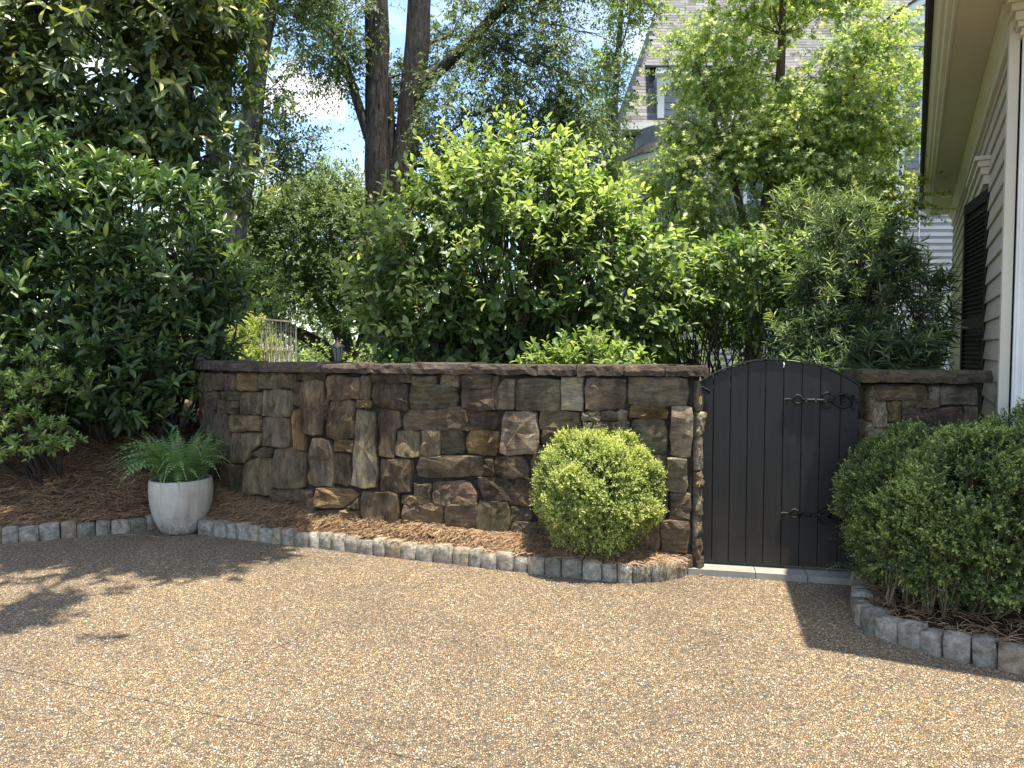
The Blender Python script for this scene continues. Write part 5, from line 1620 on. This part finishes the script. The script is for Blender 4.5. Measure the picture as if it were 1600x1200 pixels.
ELS = [(.72, 6.4, 1.35, .42, .3, .42), (.35, 6.45, 1.25, .3, .25, .38), (1.0, 6.4, 1.2, .3, .3, .4)]
P, nr_ = ell_points(r, ELS, 420, .5, 1.4)
d = nrm(nr_ * .7 + UP * .7 + r.normal(0, .35, P.shape)); L = r.uniform(.1, .26, len(P))
plant(low, r, P - d * L[:, None] * .5, d, L, 10, .082, LM['camellia'], 'oval', .52, stem_r=.0025, bend=-.05, upw=.5, sag=.15, tip=.35, base=.52, ang=60)
woody(low, r, [(.7, 6.4, 0), (.6, 6.45, 0), (.85, 6.4, 0)], P[::8], .012, .003, M['bark_brown'], 'branchwork', 7, 0)

# ------------------------------------------------------------------ narrow leaved shrubs by the house
r = np.random.default_rng(61)
pod = empty('podocarpus_shrub', (3.3, 6.2, 0), 'dark narrow leaved shrub behind the pier beside the black shutters', 'shrub')
ELP = [(3.2, 6.3, 1.8, .55, .45, .65), (2.75, 6.4, 1.75, .45, .4, .6), (3.0, 6.5, 2.4, .45, .4, .5), (3.3, 6.3, 1.4, .24, .3, .3), (2.5, 6.2, 1.3, .3, .3, .3), (2.98, 5.75, 1.5, .40, .22, .22)]
P, nr_ = ell_points(r, ELP, 1000, .45, 1.6)
d = nrm(nr_ * .6 + UP * .6 + r.normal(0, .4, P.shape)); L = r.uniform(.12, .3, len(P))
plant(pod, r, P - d * L[:, None] * .5, d, L, 20, .105, LM['podo'], 'lance', .14, parts=0, stem_r=.003, bend=-.02, upw=.3, sag=.15, tip=.4, base=.36, ang=66, spread=.25, t0=.25)
woody(pod, r, np.column_stack([r.normal(3.2, .25, 9), r.normal(6.3, .1, 9), np.zeros(9)]), P[::9], .016, .004, M['bark_brown'], 'branchwork', 9, 0)
r = np.random.default_rng(62)
pod2 = empty('podocarpus_shrub', (2.6, 7.6, 0), 'taller lit narrow leaved shrub above the gate, left of the dark one', 'shrub')
ELQ = [(3.0, 7.7, 2.85, .34, .4, .42), (3.5, 7.8, 2.7, .4, .45, .5), (2.75, 7.6, 2.5, .25, .4, .3)]
P, nr_ = ell_points(r, ELQ, 330, .45, 1.6)
d = nrm(nr_ * .6 + UP * .7 + r.normal(0, .4, P.shape)); L = r.uniform(.15, .36, len(P))
plant(pod2, r, P - d * L[:, None] * .5, d, L, 18, .105, LM['podo'], 'lance', .17, stem_r=.003, bend=-.02, upw=.35, sag=.15, tip=.45, base=.48, ang=62, spread=.25)
woody(pod2, r, np.column_stack([r.normal(2.8, .2, 6), r.normal(7.7, .1, 6), np.zeros(6)]), P[::8], .016, .004, M['bark_brown'], 'branchwork', 9, 0)
r = np.random.default_rng(63)
vib = empty('broadleaf_shrub', (2.35, 7.4, 0), 'mid green broadleaf shrub with dark hollow interior behind the gate', 'shrub')
ELV = [(2.35, 7.4, 2.45, .55, .5, .32), (2.75, 7.3, 2.25, .35, .4, .35), (1.95, 7.5, 2.2, .3, .4, .45), (2.5, 7.7, 1.9, .5, .4, .35), (1.75, 8.2, 1.9, .4, .4, .6)]
P, nr_ = ell_points(r, ELV, 520, .5, 1.5)
d = nrm(nr_ * .7 + UP * .4 + r.normal(0, .4, P.shape)); L = r.uniform(.15, .4, len(P))
plant(vib, r, P - d * L[:, None] * .5, d, L, 10, .10, LM['camellia'], 'oval', .5, stem_r=.003, bend=-.2, upw=.5, sag=.3, tip=.32, base=.32, ang=62)
woody(vib, r, np.column_stack([r.normal(2.4, .25, 6), r.normal(7.7, .1, 6), np.zeros(6)]), P[::9], .02, .004, M['bark_dark'], 'branchwork', 9, 0)
r = np.random.default_rng(64)
ivy = empty('creeper', (2.45, 5.55, 0), 'wisp of green creeper in the gap between gate and pier', 'shrub')
P = np.column_stack([r.uniform(2.44, 2.56, 60), r.uniform(5.35, 5.6, 60), r.uniform(.1, 1.25, 60)])
d = nrm(r.normal(0, .5, P.shape) + np.array([0, -.5, .5])); L = r.uniform(.08, .18, 60)
plant(ivy, r, P, d, L, 7, .045, LM['camellia'], 'oval', .5, stem_r=.002, bend=-.1, tip=.3, base=.4)

# ------------------------------------------------------------------ trees
tree('maple_tree', 'yellow green small leaved tree in front of the grey neighbouring house', 'tree', (3.45, 10.6, 0),
     [([(3.45, 10.6, 0), (3.46, 10.6, 1.0), (3.5, 10.6, 2.2), (3.6, 10.6, 3.4), (3.75, 10.6, 4.6), (3.8, 10.55, 6.0), (3.75, 10.5, 7.6)], [.14, .115, .10, .09, .07, .05, .02]),
      ([(3.52, 10.6, 2.4), (3.3, 10.5, 3.4), (2.9, 10.4, 4.5), (2.5, 10.3, 5.6)], [.07, .055, .04, .015]),
      ([(3.62, 10.6, 3.2), (4.1, 10.6, 4.2), (4.7, 10.5, 5.2), (5.1, 10.4, 6.0)], [.07, .055, .04, .015])],
     [(3.9, 10.5, 5.6, 1.45, 1.1, 1.5), (2.75, 10.4, 5.6, .5, .6, .6), (5.0, 10.5, 4.9, .75, .8, .9), (3.6, 10.4, 6.9, 1.05, .9, .8), (3.2, 10.5, 4.0, 1.2, .9, .75), (4.6, 10.5, 3.7, 1.0, .8, .8), (2.25, 10.3, 4.9, .22, .3, .5), (3.6, 10.6, 3.0, 1.1, .8, .6), (2.7, 10.4, 4.7, .5, .5, .45), (2.3, 10.5, 3.6, .7, .6, .6), (3.9, 10.2, 4.3, .9, .5, .5), (2.9, 10.3, 2.7, .7, .5, .45)],
     71, 'maple', 'star', nclump=245, ntwig=36, rc=.34, m=11, size=.072, wr=.85, twigL=(.14, .36), bark='bark_brown', limb_r=(.03, .007), base_tint=.55, tip=.42, spread=.4, flat=.6, shell=.35, stem_r=.002, sag=.35, upw=.4)
MAG_LEAVES = dict(kind='oval', m=10, size=.19, wr=.40, twigL=(.15, .34), bark='bark_grey', base_tint=.34, tip=.22, upw=.35, ang=70, spread=.45, sag=.1, bend=.05, outw=.9, upd=.35)
tree('magnolia_tree', 'tall dark magnolia with large glossy leaves at the upper left', 'tree', (-4.9, 10.4, 0.6),
     [([(-4.35, 10.4, .6), (-4.4, 10.4, 2.2), (-4.42, 10.3, 4.0), (-4.5, 10.0, 6.0), (-4.6, 9.8, 8.5)], [.19, .165, .15, .12, .05])],
     [(-5.2, 9.5, 5.2, 1.6, .9, 1.3), (-4.1, 9.4, 5.0, .75, .7, .9), (-6.3, 9.2, 4.9, 1.2, .9, 1.4), (-4.5, 9.2, 6.0, 1.2, .7, .6), (-4.0, 9.3, 5.9, .6, .5, .5), (-6.0, 8.9, 4.0, 1.0, .7, .9), (-3.8, 9.6, 3.9, .4, .5, .7)],
     72, 'magnolia', nclump=150, ntwig=13, rc=.5, limb_r=(.05, .010), parts=300, stem_r=.006, shell=.45, **MAG_LEAVES)
tree('magnolia_tree', 'magnolia limbs reaching out over the driveway above the left bed', 'tree', (-6.6, 6.2, 0.5),
     [([(-6.6, 6.2, .5), (-6.5, 6.2, 3.0), (-5.6, 6.1, 5.3), (-3.8, 5.9, 6.6), (-2.0, 5.5, 7.0)], [.2, .17, .13, .09, .03])],
     [(-2.05, 5.0, 6.7, 1.05, .42, .45), (-1.6, 5.75, 6.6, 1.3, .5, .5), (-2.5, 5.3, 6.9, .9, .5, .4), (-1.95, 3.35, 6.8, .25, .2, .2), (-1.2, 6.6, 6.9, .55, .4, .35)],
     73, 'magnolia', nclump=80, ntwig=20, rc=.42, limb_r=(.04, .010), stem_r=.006, shell=.3, **MAG_LEAVES)
tree('oak_tree', 'leaning forked tall tree trunk behind the left shrub', 'tree', (-4.95, 13, 0),
     [([(-4.9, 13, 0), (-4.92, 13, 2), (-4.95, 13, 3.6), (-4.62, 13, 5.0), (-4.45, 13, 6.2), (-4.2, 13, 7.6), (-3.6, 13, 10.5)], [.34, .30, .26, .2, .18, .16, .12]),
      ([(-5.15, 13.3, 0), (-5.2, 13.3, 3.2), (-5.25, 13.2, 4.6), (-5.1, 13.2, 6.8), (-4.95, 13.2, 10.5)], [.28, .24, .21, .18, .13])],
     [(-4.3, 13, 6.0, .38, .4, .35), (-4.0, 13, 7.6, .7, .6, .6), (-5.5, 12.8, 7.2, .9, .7, .7), (-3.7, 13, 8.2, .9, .6, .4), (-3.95, 13.1, 5.1, .35, .4, .5)],
     74, 'oak', nclump=85, ntwig=26, rc=.42, m=10, size=.085, wr=.5, bark='bark_grey', limb_r=(.05, .01), base_tint=.42, tip=.3, twigL=(.2, .5), shell=.3)
tree('oak_tree', 'pair of straight tall dark trunks with ragged hanging foliage in the middle', 'tree', (-2.7, 16, 0),
     [([(-2.92, 16, 0), (-2.92, 16, 3), (-2.90, 16, 5.5), (-2.88, 16, 8), (-2.86, 16, 12)], [.30, .27, .255, .25, .2]),
      ([(-2.55, 16.4, 0), (-2.52, 16.4, 4.0), (-2.38, 16.4, 5.6), (-2.05, 16.4, 8.2), (-1.85, 16.4, 12)], [.36, .31, .28, .27, .2]),
      ([(-2.72, 16.6, 0), (-2.72, 16.6, 4.5), (-2.68, 16.6, 6.2), (-2.72, 16.6, 7.6)], [.17, .15, .12, .05]),
      ([(-2.9, 16, 5.6), (-3.3, 15.9, 6.9), (-3.65, 15.9, 8.0), (-4.2, 15.8, 9.4)], [.12, .10, .08, .04]),
      ([(-2.05, 16.4, 7.3), (-1.1, 16.2, 8.0), (-.1, 16, 9.0), (1.2, 15.9, 9.3)], [.15, .11, .09, .03])],
     [(-3.75, 15.8, 8.3, .85, .8, 1.3), (-2.4, 17.4, 6.9, .7, .5, 1.5), (-.9, 15.8, 6.4, 1.1, .9, 1.1), (.3, 16, 7.6, 1.3, .9, 1.2), (-1.3, 17.2, 8.8, .9, .5, .8), (-.6, 16, 5.2, 1.3, .8, .7), (1.2, 16, 6.4, .7, .7, .7), (.6, 16, 9.3, 1.6, .9, .5)],
     75, 'oak', nclump=215, ntwig=28, rc=.46, m=10, size=.098, wr=.45, bark='bark_dark', limb_r=(.05, .009), base_tint=.40, tip=.32, twigL=(.2, .5), bend=-.5, shell=.25, flat=.9, stem_r=.002)
r = np.random.default_rng(751)
tree('live_oak_tree', 'spreading oak with dark sloping limbs in the sunlit middle distance', 'tree', (-4.6, 23, 0),
     [([(-4.9, 23, -.1), (-5.0, 23, 1.0), (-5.4, 23, 2.4), (-6.3, 23, 3.6), (-7.6, 22.8, 4.6)], [.36, .30, .24, .18, .1]),
      ([(-4.95, 23, 1.0), (-6.4, 23, 2.0), (-8.0, 22.8, 2.7), (-9.0, 22.8, 3.6)], [.24, .19, .15, .08]),
      ([(-4.9, 23, .9), (-4.3, 22.9, 3.0), (-4.0, 22.8, 5.0)], [.22, .16, .08])],
     [(-6.3, 23, 5.2, 1.9, 1.6, 1.6), (-4.6, 22.8, 4.6, 1.2, 1.2, 1.5), (-8.2, 22.8, 4.6, 1.3, 1.2, 1.3), (-5.4, 22.4, 3.4, 1.7, 1.2, .8), (-5.2, 23, 6.6, .9, .8, .6), (-7.6, 22.6, 3.3, 1.1, .9, .6), (-3.6, 22.6, 3.0, .8, .8, 1.1)],
     76, 'birch', nclump=240, ntwig=32, rc=.7, m=10, size=.13, wr=.5, bark='bark_dark', limb_r=(.06, .012), base_tint=.30, tip=.3, twigL=(.3, .7), shell=.3, stem_r=.004)
tree('birch_tree', 'slender light green tree beside the left edge of the grey roof', 'tree', (2.6, 19, 0),
     [([(2.5, 19, 0), (2.5, 19, 4), (2.6, 19, 8), (2.9, 19, 12)], [.16, .13, .09, .03])],
     [(2.0, 19, 6.4, .7, .7, 1.2), (2.5, 19, 8.3, .5, .6, 1.0), (1.7, 19, 5.0, .8, .7, .9), (3.0, 18.8, 10.2, .8, .7, .6)],
     77, 'birch', nclump=80, ntwig=24, rc=.42, m=10, size=.10, wr=.6, bark='bark_grey', limb_r=(.03, .008), base_tint=.55, tip=.35, shell=.2)
boxwood('rounded_shrub', 'rounded sunlit shrub behind the wall, left of the pale railing', [(-4.15, 11.4, 1.35, .62, .55, .72)], 24, 'box', 2200, .035, 40, (-4.15, 11.4, 0), .5, .3, lower=.3, sprigL=(.1, .2), dens=60, crad=.13)
# far planting that closes the view
rr0 = np.random.default_rng(80)
far = [(-16, 38, 4.5, 4.5, 3, 4.5), (-9.5, 36, 3.6, 4, 3, 3.2), (-2.5, 34, 3.2, 4.2, 3, 3.2), (3.5, 33, 3.5, 3.5, 3, 3.5), (-24, 36, 6, 5, 4, 7), (-20, 30, 7, 4, 3, 7), (-9, 28, 1.6, 6, 2, 1.8), (0, 27, 1.4, 5, 2, 1.6), (14, 40, 5, 6, 4, 8), (-12.5, 19, 4.6, 3.2, 2.2, 4.4), (-8.5, 17, 2.2, 2.0, 1.4, 2.2), (22, 36, 6, 6, 4, 8)]
P, nr_ = ell_points(rr0, far, 15000, .55, 1.5)
P = P[P[:, 2] > 0]; nr_ = nr_[:len(P)]
d = nrm(nr_ + r.normal(0, .4, P.shape)); L = rr0.uniform(.4, 1.0, len(P))
Pp, D, Nn, S, T, st = shoot_leaves(rr0, P, d, L, 8, .24, wr=.6, base=.3, tip=.3)
V, F, tt_ = leaves_vf(Pp, D, Nn, S, .6, 'rhomb', T)
tag(mesh_obj('far_woods', V, F, LM['oak'], None, tt_, kind='stuff'))
# understorey behind the gate and wall
r = np.random.default_rng(81)
und = empty('hedge', (1.8, 12.5, 0), 'sunlit loose hedge low behind the gate, in front of the porch columns', 'hedge')
EH = [(-6.6, 13.2, 3.1, 1.7, .7, 1.2), (-5.0, 13.6, 2.6, .8, .6, .7), (-5.6, 12.6, 1.5, 1.3, .7, .9), (-3.2, 13.2, .9, 1.2, .6, .7), (-8, 13, 2.0, 1.6, .8, 1.3), (2.0, 12.6, 1.3, 1.2, .6, .7), (4.5, 12.4, 1.6, 1.6, .7, .9), (.2, 12.8, 1.0, 1.2, .6, .7), (6.2, 12.2, 2.0, 1.4, .8, 1.2), (-1.6, 12.6, 1.0, 1.2, .6, .8)]
P, nr_ = ell_points(r, EH, 4000, .5, 1.5)
d = nrm(nr_ + r.normal(0, .4, P.shape)); L = r.uniform(.15, .4, len(P))
plant(und, r, P, d, L, 9, .075, LM['maple'], 'star', .8, stem_r=.003, bend=-.2, tip=.35, base=.4)
woody(und, r, [(x, 12.6, 0) for x in np.linspace(-8, 6, 14)], P[::20], .02, .005, M['bark_dark'], 'branchwork', 7, 0)
# bare twigs against the sky
r = np.random.default_rng(82)
Q = []; 
for (a, b) in (((-.1, 16, 9.0), (2.6, 15.8, 9.0)), ((.6, 15.8, 7.6), (2.4, 15.6, 7.2)), ((1.2, 15.9, 9.3), (2.9, 15.8, 10.2)), ((.2, 15.9, 8.6), (1.9, 15.8, 8.2))):
    P_, R_ = limb(a, b, .035, .006, r, 10, .1)
    Q.append((P_, R_))
    for k in range(3, 10):
        dd = nrm(np.array([r.uniform(.1, 1), r.normal(0, .3), r.normal(0, .8)]))
        P2_, R2_ = limb(P_[k], P_[k] + dd * r.uniform(.25, .7), .010, .003, r, 10, .1)
        Q.append((P2_, R2_))
V, F = tubes_np(np.array([q[0] for q in Q]), np.array([q[1] for q in Q]), 5)
par = [o for o in bpy.data.objects if o.get('label', '').startswith('pair of straight')][0]
mesh_obj('bare_branch', V, F, M['bark_grey'], par, smooth=True, kind='stuff')
# creeper tips on the eave
r = np.random.default_rng(83)
vine = empty('eave_vine', tuple(hp(6.2, .47, 3.7)), 'thin vine tips hanging at the eave edge of the right house', 'vine')
P = np.array([hp(u, .46, 3.93 - (i % 3) * .05) for i, u in enumerate(np.linspace(4.2, 6.6, 12))]); d = nrm(r.normal(0, .4, P.shape) + np.array([-.2, -.2, -.5])); L = r.uniform(.12, .35, 12)
plant(vine, r, P, d, L, 4, .06, LM['oak'], 'oval', .5, stem_r=.004, bend=-.1, tip=.2, base=.3)

# ------------------------------------------------------------------ litter on the driveway
r = np.random.default_rng(91)
T, F = tmpl('oval')
pos_l = [(-2.2, 6.02, 'by the kerb just right of the white pot'), (-1.75, 5.70, 'along the long kerb, in the edge of the tree shade'), (1.32, 5.10, 'at the left end of the threshold'), (-.6, 4.4, 'in the open middle of the driveway'), (-2.6, 5.5, 'in the tree shade in front of the white pot'), (.7, 4.7, 'in front of the boxwood ball')]
for i, (x, y, where) in enumerate(pos_l):
    s = r.uniform(.03, .055)
    az = r.uniform(0, 6.28)
    R = np.array([[math.cos(az), -math.sin(az), 0], [math.sin(az), math.cos(az), 0], [0, 0, 1]])
    V = (T * [.5 * s, s, s * .8]) @ R.T + [x, y, .008]
    o = mesh_obj('fallen_leaf', V, F.tolist(), M['litter'])
    tag(o, 'small dry brown leaf ' + where, 'leaf', 'dry leaves scattered on the driveway')
q = np.column_stack([r.uniform(-3.0, -1.0, 40), r.uniform(5.3, 6.2, 40), np.full(40, .004)])
ok = q[:, 1] < 5.28 - .36 * q[:, 0]
tag(needles('loose_straw', q[ok], 92, .08, .16, .0012, .004), kind='stuff')

A = Acc(); A.tube(np.array([(-3.38, 6.18, .012), (-3.18, 6.16, .03), (-3.0, 6.12, .02), (-2.86, 6.10, .008)]), [.0035, .004, .003, .0015], 5)
A.tube(np.array([(-3.18, 6.16, .03), (-3.14, 6.24, .07), (-3.13, 6.33, .10)]), [.003, .0025, .0015], 5)
tag(A.obj('fallen_twig', M['twig']), 'thin dry twig lying on the driveway at the foot of the white pot', 'twig')
